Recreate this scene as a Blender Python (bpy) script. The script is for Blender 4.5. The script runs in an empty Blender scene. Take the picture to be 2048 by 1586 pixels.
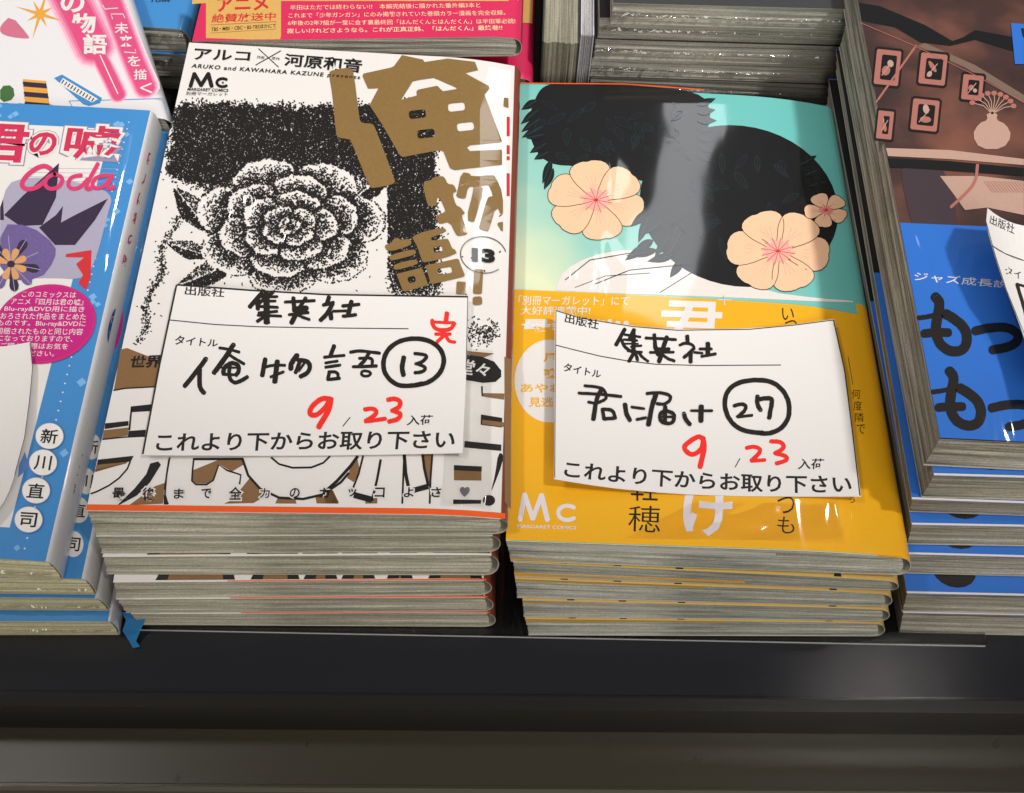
import bpy, bmesh, math, random
import numpy as np
from mathutils.geometry import tessellate_polygon
from mathutils import Vector

# ------------------------------------------------------------------ camera
sc = bpy.context.scene
COL = sc.collection
MM = 0.001
F_PX, PITCH, ROLL, DIST = 2110.0, math.radians(60.8), math.radians(2.4), 301.0
FW = np.array([0, math.cos(PITCH), -math.sin(PITCH)])
RT = np.array([1.0, 0, 0]); UP = np.cross(RT, FW)
R2 = math.cos(ROLL) * RT + math.sin(ROLL) * UP
U2 = -math.sin(ROLL) * RT + math.cos(ROLL) * UP
CAM = -FW * DIST + np.array([0, 0, 60.0])
cam = bpy.data.cameras.new('camera')
co = bpy.data.objects.new('camera', cam); COL.objects.link(co); sc.camera = co
cam.sensor_width = 36; cam.lens = F_PX / 2048 * 36
cam.clip_start = 0.01; cam.clip_end = 50
from mathutils import Matrix
co.matrix_world = Matrix(((R2[0], U2[0], -FW[0], CAM[0] * MM), (R2[1], U2[1], -FW[1], CAM[1] * MM),
                          (R2[2], U2[2], -FW[2], CAM[2] * MM), (0, 0, 0, 1)))

# ------------------------------------------------------------------ light
w = bpy.data.worlds.new('World'); sc.world = w; w.use_nodes = True
bg = w.node_tree.nodes['Background']
bg.inputs[0].default_value = (1.0, 0.93, 0.84, 1); bg.inputs[1].default_value = 0.10
def lamp(name, pos, target, power, size, col=(1, .93, .86), sy=None, shape='DISK', spread=None):
    l = bpy.data.lights.new(name, 'AREA'); l.energy = power; l.color = col; l.shape = shape; l.size = size
    if sy: l.shape = 'RECTANGLE'; l.size_y = sy
    if spread: l.spread = spread
    o = bpy.data.objects.new(name, l); COL.objects.link(o); o.location = pos
    d = Vector(target) - Vector(pos); o.rotation_euler = d.to_track_quat('-Z', 'Y').to_euler()
    return o
def spot(name, pos, target, power, cone, blend, rad, col=(1, .955, .905)):
    l = bpy.data.lights.new(name, 'SPOT'); l.energy = power; l.color = col
    l.spot_size = math.radians(cone); l.spot_blend = blend; l.shadow_soft_size = rad
    o = bpy.data.objects.new(name, l); COL.objects.link(o); o.location = pos
    o.rotation_euler = (Vector(target) - Vector(pos)).to_track_quat('-Z', 'Y').to_euler(); return o
spot('track_spot_right', (0.95, -0.30, 2.2), (0.02, 0.42, 0), 150, 23.6, .45, 0.09)
spot('track_spot_left', (-1.15, 0.10, 2.1), (-.05, 0.40, 0), 84, 25.4, .5, 0.11)
lamp('ceiling_strip_back', (0.44, 2.0, 2.3), (0, 0.0, 0), 2.4, 0.20, (.95, .97, 1), sy=0.8)
lamp('glint_lamp_rear_left', (-.76, 1.75, 2.2), (0, .1, 0), 2.2, .09)  # added lamp, placed so creased film on the white cover glints
lamp('glint_lamp_rear_middle', (.17, 1.62, 2.2), (0, .1, 0), 1.6, .08)  # added for glints in the creases of the teal cover
lamp('glint_lamp_rear_right', (.80, .97, 2.2), (0, .1, 0), 2.2, .09)  # added for glints low on the yellow band
lamp('downlight_front_right', (.90, .50, 2.2), (0, .1, 0), .4, .09)
lamp('fill_light_behind', (0.3, -1.7, 1.3), (0, 0, 0), 19, 1.2, (1, .94, .86), sy=0.8)  # added soft fill behind the camera, brightens the front page edges
sc.view_settings.view_transform = 'Standard'; sc.view_settings.look = 'None'
sc.view_settings.exposure = 0.0; sc.view_settings.gamma = 1.0
sc.render.engine = 'CYCLES'

rnd = random.Random(7); nr = np.random.RandomState(5)

# ------------------------------------------------------------------ materials
def lin(c):
    return tuple(((x / 255) / 12.92 if x / 255 <= .04045 else (((x / 255) + .055) / 1.055) ** 2.4) for x in c)
def nodes(m):
    m.use_nodes = True
    nt = m.node_tree
    return nt, nt.nodes['Principled BSDF']
def film_normal():
    """one relief shared by everything under shrink film: world-anchored wrinkles"""
    g = bpy.data.node_groups.new('film_relief', 'ShaderNodeTree')
    g.interface.new_socket(name='Normal', in_out='OUTPUT', socket_type='NodeSocketVector')
    N, L = g.nodes, g.links
    out = N.new('NodeGroupOutput')
    geo = N.new('ShaderNodeNewGeometry')
    def noise(sx, sy, sz, scale, det, dist=0.0):
        mp = N.new('ShaderNodeMapping'); mp.inputs['Scale'].default_value = (sx, sy, sz)
        L.new(geo.outputs['Position'], mp.inputs['Vector'])
        n = N.new('ShaderNodeTexNoise'); n.inputs['Scale'].default_value = scale
        n.inputs['Detail'].default_value = det; n.inputs['Distortion'].default_value = dist
        L.new(mp.outputs[0], n.inputs['Vector']); return n.outputs[0]
    def math_(op, a, b=None):
        n = N.new('ShaderNodeMath'); n.operation = op
        for i, v in enumerate((a, b)):
            if v is None: continue
            if isinstance(v, (int, float)): n.inputs[i].default_value = v
            else: L.new(v, n.inputs[i])
        return n.outputs[0]
    broad = noise(1, 1, 1, 16, 1.5)
    crease = noise(4.5, .8, 1.0, 28, 1.0, .5)
    # zones in which the film has gathered into creases
    tot = None
    for (x, y, r, a) in CREASES:
        d = N.new('ShaderNodeVectorMath'); d.operation = 'DISTANCE'
        mp = N.new('ShaderNodeMapping'); mp.inputs['Scale'].default_value = (1, .6, 0)
        L.new(geo.outputs['Position'], mp.inputs['Vector'])
        L.new(mp.outputs[0], d.inputs[0]); d.inputs[1].default_value = (x * MM, y * MM * .6, 0)
        mr = N.new('ShaderNodeMapRange'); mr.interpolation_type = 'SMOOTHSTEP'
        mr.inputs['From Min'].default_value = r * MM; mr.inputs['From Max'].default_value = r * MM * .2
        mr.inputs['To Min'].default_value = 0; mr.inputs['To Max'].default_value = a
        L.new(d.outputs['Value'], mr.inputs['Value'])
        tot = mr.outputs[0] if tot is None else math_('MAXIMUM', tot, mr.outputs[0])
    h = math_('ADD', math_('MULTIPLY', broad, 1.0), math_('MULTIPLY', crease, math_('ADD', math_('MULTIPLY', tot, 1.25), .01)))
    b = N.new('ShaderNodeBump'); b.inputs['Strength'].default_value = 1; b.inputs['Distance'].default_value = 0.0012
    L.new(h, b.inputs['Height']); L.new(b.outputs[0], out.inputs[0])
    return g
# x, y (mm), radius, strength
CREASES = [(-92, 62, 17, 1.0), (22, 50, 14, .9), (96, -28, 15, .8), (-70, 48, 12, .5), (-8, -30, 10, .8), (132, -12, 14, .8),
           (28, 92, 10, .25), (50, -33, 18, .25), (-128, 40, 8, .5), (118, 40, 10, .7), (-18, 30, 9, .25)]
FILM = film_normal()
def film(nt, b, coat=1.0, rough=.05):
    b.inputs['Coat Weight'].default_value = coat; b.inputs['Coat Roughness'].default_value = rough
    b.inputs['Coat IOR'].default_value = 1.5
    g = nt.nodes.new('ShaderNodeGroup'); g.node_tree = FILM
    nt.links.new(g.outputs[0], b.inputs['Coat Normal'])
MC = {}
def ink(name, rgb, film_on=True, rough=.45, coat=1.0, var=.06):
    k = ('ink', name)
    if k in MC: return MC[k]
    m = bpy.data.materials.new(name); nt, b = nodes(m)
    c = lin(rgb)
    n = nt.nodes.new('ShaderNodeTexNoise'); n.inputs['Scale'].default_value = 900; n.inputs['Detail'].default_value = 3
    gp = nt.nodes.new('ShaderNodeNewGeometry'); nt.links.new(gp.outputs['Position'], n.inputs['Vector'])
    mx = nt.nodes.new('ShaderNodeMix'); mx.data_type = 'RGBA'
    mx.inputs[6].default_value = tuple(x * (1 - var) for x in c) + (1,)
    mx.inputs[7].default_value = tuple(min(1, x * (1 + var)) for x in c) + (1,)
    nt.links.new(n.outputs[0], mx.inputs[0]); nt.links.new(mx.outputs[2], b.inputs['Base Color'])
    b.inputs['Roughness'].default_value = rough
    b.inputs['Specular IOR Level'].default_value = .3
    if film_on: film(nt, b, coat)
    MC[k] = m; return m
def paper_edge(name, a, bcol, scale=2600, along=25, dirt=.35):
    """trimmed book block: fine leaves along the height, smudges"""
    k = ('pe', name)
    if k in MC: return MC[k]
    m = bpy.data.materials.new(name); nt, b = nodes(m); N, L = nt.nodes, nt.links
    tc = N.new('ShaderNodeTexCoord')
    def ns(sc_, det, rough=.6):
        mp = N.new('ShaderNodeMapping'); mp.inputs['Scale'].default_value = sc_
        L.new(tc.outputs['Object'], mp.inputs['Vector'])
        n = N.new('ShaderNodeTexNoise'); n.inputs['Scale'].default_value = 1; n.inputs['Detail'].default_value = det
        n.inputs['Roughness'].default_value = rough
        L.new(mp.outputs[0], n.inputs['Vector']); return n.outputs[0]
    leaf = ns((along, along, scale), 7, .85)
    leaf2 = ns((along * .4, along * .4, scale * .3), 3)
    smudge = ns((38, 38, 160), 3)
    r1 = N.new('ShaderNodeMix'); r1.data_type = 'RGBA'
    r1.inputs[6].default_value = lin(a) + (1,); r1.inputs[7].default_value = lin(bcol) + (1,)
    mr = N.new('ShaderNodeMapRange'); mr.inputs['From Min'].default_value = .40; mr.inputs['From Max'].default_value = .57
    ad = N.new('ShaderNodeMath'); ad.operation = 'MULTIPLY_ADD'; ad.inputs[1].default_value = .6
    hf = N.new('ShaderNodeMath'); hf.operation = 'MULTIPLY'; hf.inputs[1].default_value = .4
    L.new(leaf2, hf.inputs[0]); L.new(leaf, ad.inputs[0]); L.new(hf.outputs[0], ad.inputs[2])
    L.new(ad.outputs[0], mr.inputs['Value']); L.new(mr.outputs[0], r1.inputs[0])
    grain = ns((1300, 1300, 2600), 2)
    gm = N.new('ShaderNodeMapRange'); gm.inputs['From Min'].default_value = .3; gm.inputs['From Max'].default_value = .7; gm.inputs['To Min'].default_value = .8; gm.inputs['To Max'].default_value = 1.14
    L.new(grain, gm.inputs['Value'])
    r3 = N.new('ShaderNodeMix'); r3.data_type = 'RGBA'; r3.blend_type = 'MULTIPLY'; r3.inputs[0].default_value = 1
    L.new(r1.outputs[2], r3.inputs[6]); L.new(gm.outputs[0], r3.inputs[7]); r1 = r3
    r2 = N.new('ShaderNodeMix'); r2.data_type = 'RGBA'; r2.blend_type = 'MULTIPLY'
    cr = N.new('ShaderNodeMapRange'); cr.inputs['From Min'].default_value = .42; cr.inputs['From Max'].default_value = .68
    cr.inputs['To Max'].default_value = dirt
    L.new(smudge, cr.inputs['Value']); L.new(cr.outputs[0], r2.inputs[0]); L.new(r1.outputs[2], r2.inputs[6])
    r2.inputs[7].default_value = (.32, .32, .34, 1)
    L.new(r2.outputs[2], b.inputs['Base Color']); b.inputs['Roughness'].default_value = .85
    b.inputs['Specular IOR Level'].default_value = .15
    bp = N.new('ShaderNodeBump'); bp.inputs['Strength'].default_value = .6; bp.inputs['Distance'].default_value = .00025
    L.new(leaf, bp.inputs['Height']); L.new(bp.outputs[0], b.inputs['Normal'])
    MC[k] = m; return m
PAGES = paper_edge('grey_page_edges', (216, 212, 195), (142, 140, 125), scale=1500, along=26)
PAGES_B = paper_edge('grey_green_page_edges', (206, 207, 196), (138, 140, 130), scale=1500, along=26, dirt=.5)
PAGES_C = paper_edge('cream_page_edges', (240, 234, 206), (180, 174, 136), scale=1500, along=26, dirt=.2)
PAGES_E = paper_edge('yellowish_page_edges', (208, 204, 190), (104, 101, 90), scale=1400, along=22)
PAGES_H = paper_edge('dull_grey_page_edges', (222, 220, 208), (150, 150, 140), scale=1600, along=26, dirt=.3)
WHITE = ink('white_cover_print', (229, 226, 224), var=.015)
BLACK = ink('black_print', (17, 14, 14))
GOLD = ink('bronze_print', (134, 106, 60), var=.12, rough=.35)
BROWN = ink('brown_print', (132, 98, 62), var=.1)
ORANGE = ink('orange_print', (240, 92, 22))
YELLOW = ink('yellow_print', (238, 176, 20), var=.03)
BLUE = ink('blue_print', (62, 138, 204), var=.05)
RBLUE = ink('royal_blue_print', (40, 110, 204), var=.04)
RED = ink('red_print', (206, 44, 52))
MAG = ink('magenta_print', (196, 24, 128))
PINK = ink('pink_print', (214, 58, 112), var=.08)
CRIM = ink('crimson_band_print', (214, 42, 92))
SAND = ink('ochre_print', (216, 172, 96), var=.1)
PEACH = ink('peach_print', (244, 198, 162), var=.05)
LILAC = ink('silver_lilac_print', (226, 220, 226))
NAVY = ink('dark_navy_print', (9, 10, 15))
CARD = ink('white_card_paper', (229, 227, 226), film_on=False, rough=.9, var=.012)
MARK = ink('black_marker_ink', (24, 20, 16), film_on=False, rough=.55)
CPRINT = ink('black_laser_print', (34, 32, 30), film_on=False, rough=.6)
REDM = ink('red_marker_ink', (238, 44, 34), film_on=False, rough=.6, var=.1)

def clear_film(name='clear_shrink_film', fac=.10):
    k = ('cf', name)
    if k in MC: return MC[k]
    m = bpy.data.materials.new(name); m.use_nodes = True; nt = m.node_tree; N, L = nt.nodes, nt.links
    for n in list(N):
        if n.type != 'OUTPUT_MATERIAL': N.remove(n)
    out = [n for n in N if n.type == 'OUTPUT_MATERIAL'][0]
    t = N.new('ShaderNodeBsdfTransparent'); t.inputs[0].default_value = (.97, .97, .96, 1)
    g = N.new('ShaderNodeBsdfGlossy'); g.inputs['Roughness'].default_value = .07
    n = N.new('ShaderNodeTexNoise'); n.inputs['Scale'].default_value = 260; n.inputs['Detail'].default_value = 2
    geo = N.new('ShaderNodeNewGeometry'); L.new(geo.outputs['Position'], n.inputs['Vector'])
    b = N.new('ShaderNodeBump'); b.inputs['Distance'].default_value = .0012; L.new(n.outputs[0], b.inputs['Height'])
    L.new(b.outputs[0], g.inputs['Normal'])
    lw = N.new('ShaderNodeFresnel'); lw.inputs[0].default_value = 1.5; L.new(b.outputs[0], lw.inputs['Normal'])
    ad = N.new('ShaderNodeMath'); ad.operation = 'ADD'; ad.inputs[1].default_value = fac; L.new(lw.outputs[0], ad.inputs[0])
    mx = N.new('ShaderNodeMixShader'); L.new(ad.outputs[0], mx.inputs[0]); L.new(t.outputs[0], mx.inputs[1]); L.new(g.outputs[0], mx.inputs[2])
    L.new(mx.outputs[0], out.inputs[0])
    MC[k] = m; return m
CLEAR = clear_film(fac=.03)
BOARD = ink('pale_cover_board', (176, 172, 158), film_on=False, rough=.8)

# ------------------------------------------------------------------ objects
ORG = {}
def link(name, verts, faces, mat, parent=None, loc=None, smooth=False, kind=None):
    """one mesh object; verts in world millimetres"""
    me = bpy.data.meshes.new(name)
    o = bpy.data.objects.new(name, me); COL.objects.link(o)
    if parent is not None: o.parent = parent; org = ORG[parent.name]
    else:
        org = np.array(loc if loc is not None else (0, 0, 0), float); o.location = org * MM
    ORG[o.name] = org
    v = (np.asarray(verts, float) - org) * MM
    me.from_pydata(v.tolist(), [], [list(f) for f in faces]); me.update()
    if isinstance(mat, (list, tuple)):
        for m in mat: me.materials.append(m)
    else: me.materials.append(mat)
    if smooth: me.polygons.foreach_set('use_smooth', [True] * len(me.polygons))
    if kind: o['kind'] = kind
    return o
def empty(name, loc, label, cat, group=None):
    o = bpy.data.objects.new(name, None); COL.objects.link(o); o.location = np.array(loc, float) * MM
    o.empty_display_size = .02
    ORG[o.name] = np.array(loc, float)
    tag(o, label, cat, group); return o
def tag(o, label, cat, group=None):
    o['label'] = label; o['category'] = cat
    if group: o['group'] = group

# ------------------------------------------------------------------ measuring photo points on a surface
def ray_at(px, z):
    px = np.atleast_2d(np.asarray(px, float))
    d = FW + np.outer((px[:, 0] - 1024) / F_PX, R2) + np.outer((793 - px[:, 1]) / F_PX, U2)
    t = (z - CAM[2]) / d[:, 2]
    return CAM + d * t[:, None]
class Surf:
    def hit(self, px, lift=0.0):
        px = np.atleast_2d(np.asarray(px, float))
        z = np.full(len(px), self.z0, float)
        for _ in range(14):
            P = ray_at(px, z); z = self.zf(P[:, 0], P[:, 1]) + lift
        P[:, 2] = z
        return P
class Cover(Surf):
    """top face of a book: BL, BR, TR, TL corners (mm); dips by `drop` towards the spine side"""
    def __init__(s, BL, BR, TR, TL, drop=1.5, spine='R', sag=0.0, dw=26.0):
        s.c = [np.array(p, float) for p in (BL, BR, TR, TL)]; s.drop = drop; s.spine = spine; s.sag = sag; s.dw = dw
        s.W = np.linalg.norm(s.c[1][:2] - s.c[0][:2]); s.H = np.linalg.norm(s.c[3][:2] - s.c[0][:2])
        s.z0 = np.mean([p[2] for p in s.c])
    def bil(s, u, v):
        u = np.asarray(u, float)[..., None]; v = np.asarray(v, float)[..., None]
        a, b, c, d = s.c
        return a * (1 - u) * (1 - v) + b * u * (1 - v) + c * u * v + d * (1 - u) * v
    def top(s, u, v, lift=0.0):
        P = s.bil(u, v); P[..., 2] += s.dz(np.asarray(u, float), np.asarray(v, float)) + lift; return P
    def dz(s, u, v):
        e = (u if s.spine == 'R' else 1 - u)
        t = np.clip((e - 1 + s.dw / s.W) / (s.dw / s.W), 0, 1.1)
        return -s.drop * t ** 2 + s.sag * np.sin(np.pi * np.clip(u, 0, 1)) * (.5 + .5 * np.cos(np.pi * np.clip(v, 0, 1)))
    def inv(s, x, y):
        a, b, c, d = [p[:2] for p in s.c]
        P = np.stack([x, y], -1)
        u = np.full(len(x), .5); v = np.full(len(x), .5)
        for _ in range(8):
            U = u[:, None]; V = v[:, None]
            f = a * (1 - U) * (1 - V) + b * U * (1 - V) + c * U * V + d * (1 - U) * V - P
            fu = (b - a) * (1 - V) + (c - d) * V; fv = (d - a) * (1 - U) + (c - b) * U
            det = fu[:, 0] * fv[:, 1] - fu[:, 1] * fv[:, 0]
            du = (f[:, 0] * fv[:, 1] - f[:, 1] * fv[:, 0]) / det; dv = (fu[:, 0] * f[:, 1] - fu[:, 1] * f[:, 0]) / det
            u = u - du; v = v - dv
        return u, v
    def zf(s, x, y):
        u, v = s.inv(x, y); u = np.clip(u, -.1, 1.1); v = np.clip(v, -.1, 1.1)
        return s.bil(u, v)[..., 2] + s.dz(u, v)
class Sheet(Surf):
    def __init__(s, f, z0): s.f = f; s.z0 = z0
    def zf(s, x, y): return s.f(x, y)

# ------------------------------------------------------------------ prints (flat ink laid on covers and cards)
LAY = 0.045
def cut(verts2, tris, step):
    bm = bmesh.new(); vs = [bm.verts.new((x, y, 0)) for x, y in verts2]
    for t in tris:
        try: bm.faces.new([vs[i] for i in t])
        except ValueError: pass
    xs = [p[0] for p in verts2]; ys = [p[1] for p in verts2]
    for ax, lo, hi in ((0, min(xs), max(xs)), (1, min(ys), max(ys))):
        k = math.ceil(lo / step) * step
        while k < hi:
            p = [0, 0, 0]; p[ax] = k; n = [0, 0, 0]; n[ax] = 1
            bmesh.ops.bisect_plane(bm, geom=bm.verts[:] + bm.edges[:] + bm.faces[:], plane_co=p, plane_no=n, dist=1e-5)
            k += step
    bm.verts.index_update()
    V = [(v.co.x, v.co.y) for v in bm.verts]; Fc = [[v.index for v in f.verts] for f in bm.faces]
    bm.free(); return V, Fc
def orient(V, Fc):
    out = []
    for f in Fc:
        a = sum(V[f[i]][0] * V[f[(i + 1) % len(f)]][1] - V[f[(i + 1) % len(f)]][0] * V[f[i]][1] for i in range(len(f)))
        out.append(f if a > 0 else f[::-1])
    return out
def lay(name, surf, V, Fc, mat, parent, layer, px=True):
    if px: P = surf.hit(V, layer * LAY)
    else:
        A = np.array(V); P = surf.top(A[:, 0], A[:, 1], layer * LAY)
    Fc = orient([tuple(p[:2]) for p in P], Fc)
    return link(name, P, Fc, mat, parent)
def poly(name, surf, pts, mat, parent, layer=1, holes=(), px=True, step=None, smooth=0):
    loops = [list(pts)] + [list(h) for h in holes]
    if smooth: loops = [chaikin(l, smooth) for l in loops]
    flat = [p for l in loops for p in l]
    tris = tessellate_polygon([[Vector((x, y, 0)) for x, y in l] for l in loops])
    V, Fc = cut(flat, tris, step or (40 if px else .06))
    return lay(name, surf, V, Fc, mat, parent, layer, px)
def chaikin(p, n=2, closed=True):
    for _ in range(n):
        q = []
        m = len(p)
        for i in range(m if closed else m - 1):
            a, b = p[i], p[(i + 1) % m]
            q += [(a[0] * .75 + b[0] * .25, a[1] * .75 + b[1] * .25), (a[0] * .25 + b[0] * .75, a[1] * .25 + b[1] * .75)]
        if not closed: q = [p[0]] + q + [p[-1]]
        p = q
    return p
def rr(cx, cy, w_, h_, rot=0, r=.35, n=5):
    pts = []; rad = r * min(w_, h_)
    for qx, qy, a0 in ((1, 1, 0), (-1, 1, 90), (-1, -1, 180), (1, -1, 270)):
        for k in range(n):
            a = math.radians(a0 + 90 * k / (n - 1))
            pts.append((qx * (w_ / 2 - rad) + rad * math.cos(a), qy * (h_ / 2 - rad) + rad * math.sin(a)))
    c, s = math.cos(math.radians(rot)), math.sin(math.radians(rot))
    return [(cx + x * c - y * s, cy + x * s + y * c) for x, y in pts]
def ell(cx, cy, rx, ry, rot=0, n=36, a0=0, a1=360):
    c, s = math.cos(math.radians(rot)), math.sin(math.radians(rot)); out = []
    full = abs(a1 - a0) >= 360
    for k in range(n):
        a = math.radians(a0 + (a1 - a0) * k / (n if full else n - 1)); x, y = rx * math.cos(a), ry * math.sin(a)
        out.append((cx + x * c - y * s, cy + x * s + y * c))
    return out
def ribbon(pts, wd, closed=False, taper=0.0, caps=True):
    P = [np.array(p, float) for p in pts]
    n = len(P); V = []; Fc = []
    for i in range(n):
        a = P[(i - 1) % n] if (closed or i > 0) else P[i]; b = P[(i + 1) % n] if (closed or i < n - 1) else P[i]
        d = b - a; d = d / (np.linalg.norm(d) + 1e-9); nn = np.array([-d[1], d[0]])
        t = i / max(1, n - 1); ww = wd * (1 - taper * t) / 2
        V += [tuple(P[i] + nn * ww), tuple(P[i] - nn * ww)]
    for i in range(n if closed else n - 1):
        j = (i + 1) % n; Fc.append([2 * i, 2 * i + 1, 2 * j + 1, 2 * j])
    if caps and not closed:
        for i, sgn in ((0, -1), (n - 1, 1)):
            d = (P[1] - P[0]) if i == 0 else (P[-1] - P[-2]); d = d / (np.linalg.norm(d) + 1e-9) * sgn
            nn = np.array([-d[1], d[0]]); ww = wd / 2 * (1 - (taper if i else 0))
            base = len(V); k = 6
            for q in range(k + 1):
                a = -math.pi / 2 + math.pi * q / k
                V.append(tuple(P[i] + (d * math.cos(a) * .8 + nn * math.sin(a)) * ww))
            Fc.append(list(range(base, base + k + 1)))
    return V, Fc
def strokes(name, surf, L, mat, parent, layer=1, Z=None, wob=True):
    """brush or marker strokes: L = [(points, width)], each a hair above the last"""
    AV, AF, AL = [], [], []
    for i, (pts, wd) in enumerate(L):
        if Z: pts = [(Z[0] + x / Z[2], Z[1] + y / Z[2]) for x, y in pts]; wd = wd / Z[2]
        closed = len(pts) > 8 and pts[0] == pts[-1]
        if closed: pts = pts[:-1]
        q = chaikin(pts, 2, closed) if len(pts) > 2 else pts
        if len(q) == 2: q = [tuple(np.array(q[0]) * (1 - t) + np.array(q[1]) * t) for t in (0, .33, .66, 1)]
        V, Fc = ribbon(q, wd, closed)
        if wob: V = [(x + rnd.uniform(-.35, .35), y + rnd.uniform(-.35, .35)) for x, y in V]
        b = len(AV); AV += V; AF += [[k + b for k in f] for f in Fc]; AL += [layer * LAY + i * .006] * len(V)
    P = surf.hit(AV, np.array(AL))
    return link(name, P, orient([tuple(p[:2]) for p in P], AF), mat, parent)
def lines(name, surf, L, mat, parent, layer=1):
    AV, AF = [], []
    for pts, wd in L:
        if name == 'letter_outline': wd *= 1.55
        q = []
        for a, b in zip(pts[:-1], pts[1:]):
            n = max(1, int(math.dist(a, b) / 30))
            q += [(a[0] + (b[0] - a[0]) * k / n, a[1] + (b[1] - a[1]) * k / n) for k in range(n)]
        q.append(pts[-1])
        V, Fc = ribbon(q, wd, caps=False); b = len(AV); AV += V; AF += [[k + b for k in f] for f in Fc]
    P = surf.hit(AV, layer * LAY)
    return link(name, P, orient([tuple(p[:2]) for p in P], AF), mat, parent)
def glyphs(body, bold=0.0, spacing=1.0, shear=0.0):
    cu = bpy.data.curves.new('lettering', 'FONT'); cu.body = body; cu.offset = bold; cu.resolution_u = 3
    cu.space_character = spacing; cu.shear = shear
    o = bpy.data.objects.new('lettering', cu); COL.objects.link(o)
    dg = bpy.context.evaluated_depsgraph_get()
    me = bpy.data.meshes.new_from_object(o.evaluated_get(dg))
    V = [(v.co.x, v.co.y) for v in me.vertices]; Fc = [list(p.vertices) for p in me.polygons]
    bpy.data.objects.remove(o); bpy.data.curves.remove(cu); bpy.data.meshes.remove(me)
    return V, Fc
def text(name, surf, body, quad, mat, parent, layer=1, bold=0.0, sag=0.0, spacing=1.0, px=True, grow=0.0, shear=0.0):
    """lettering whose inked box fills quad (TL, TR, BR, BL)"""
    V, Fc = glyphs(body, bold, spacing, shear)
    if grow:
        V0, _ = glyphs(body, bold - grow, spacing, shear)
    else: V0 = V
    xs = [p[0] for p in V0]; ys = [p[1] for p in V0]
    x0, x1, y0, y1 = min(xs), max(xs), min(ys), max(ys)
    TL, TR, BR, BL = [np.array(q, float) for q in quad]
    out = []
    for x, y in V:
        s = (x - x0) / (x1 - x0); t = (y1 - y) / max(1e-6, y1 - y0)
        p = TL * (1 - s) * (1 - t) + TR * s * (1 - t) + BR * s * t + BL * (1 - s) * t
        p = p + np.array([0, sag * 4 * s * (1 - s)])
        out.append(tuple(p))
    return lay(name, surf, out, Fc, mat, parent, layer, px)
def box(x0, y0, x1, y1, sx=0.0):
    return ((x0 + sx, y0), (x1 + sx, y0), (x1, y1), (x0, y1))
def col(name, surf, chars, cx0, y0, cx1, y1, size, mat, parent, layer=1, bold=.01, tilt=0.0, hs=1.0):
    """vertical line of characters from (cx0,y0) to (cx1,y1), centres"""
    n = len(chars)
    for i, ch in enumerate(chars):
        t = i / max(1, n - 1); cx = cx0 + (cx1 - cx0) * t; cy = y0 + (y1 - y0) * t
        h = size / 2 * hs; ww = size / 2
        q = [(cx - ww, cy - h), (cx + ww, cy - h + tilt), (cx + ww, cy + h + tilt), (cx - ww, cy + h)]
        text(name, surf, ch, q, mat, parent, layer, bold)

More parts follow.
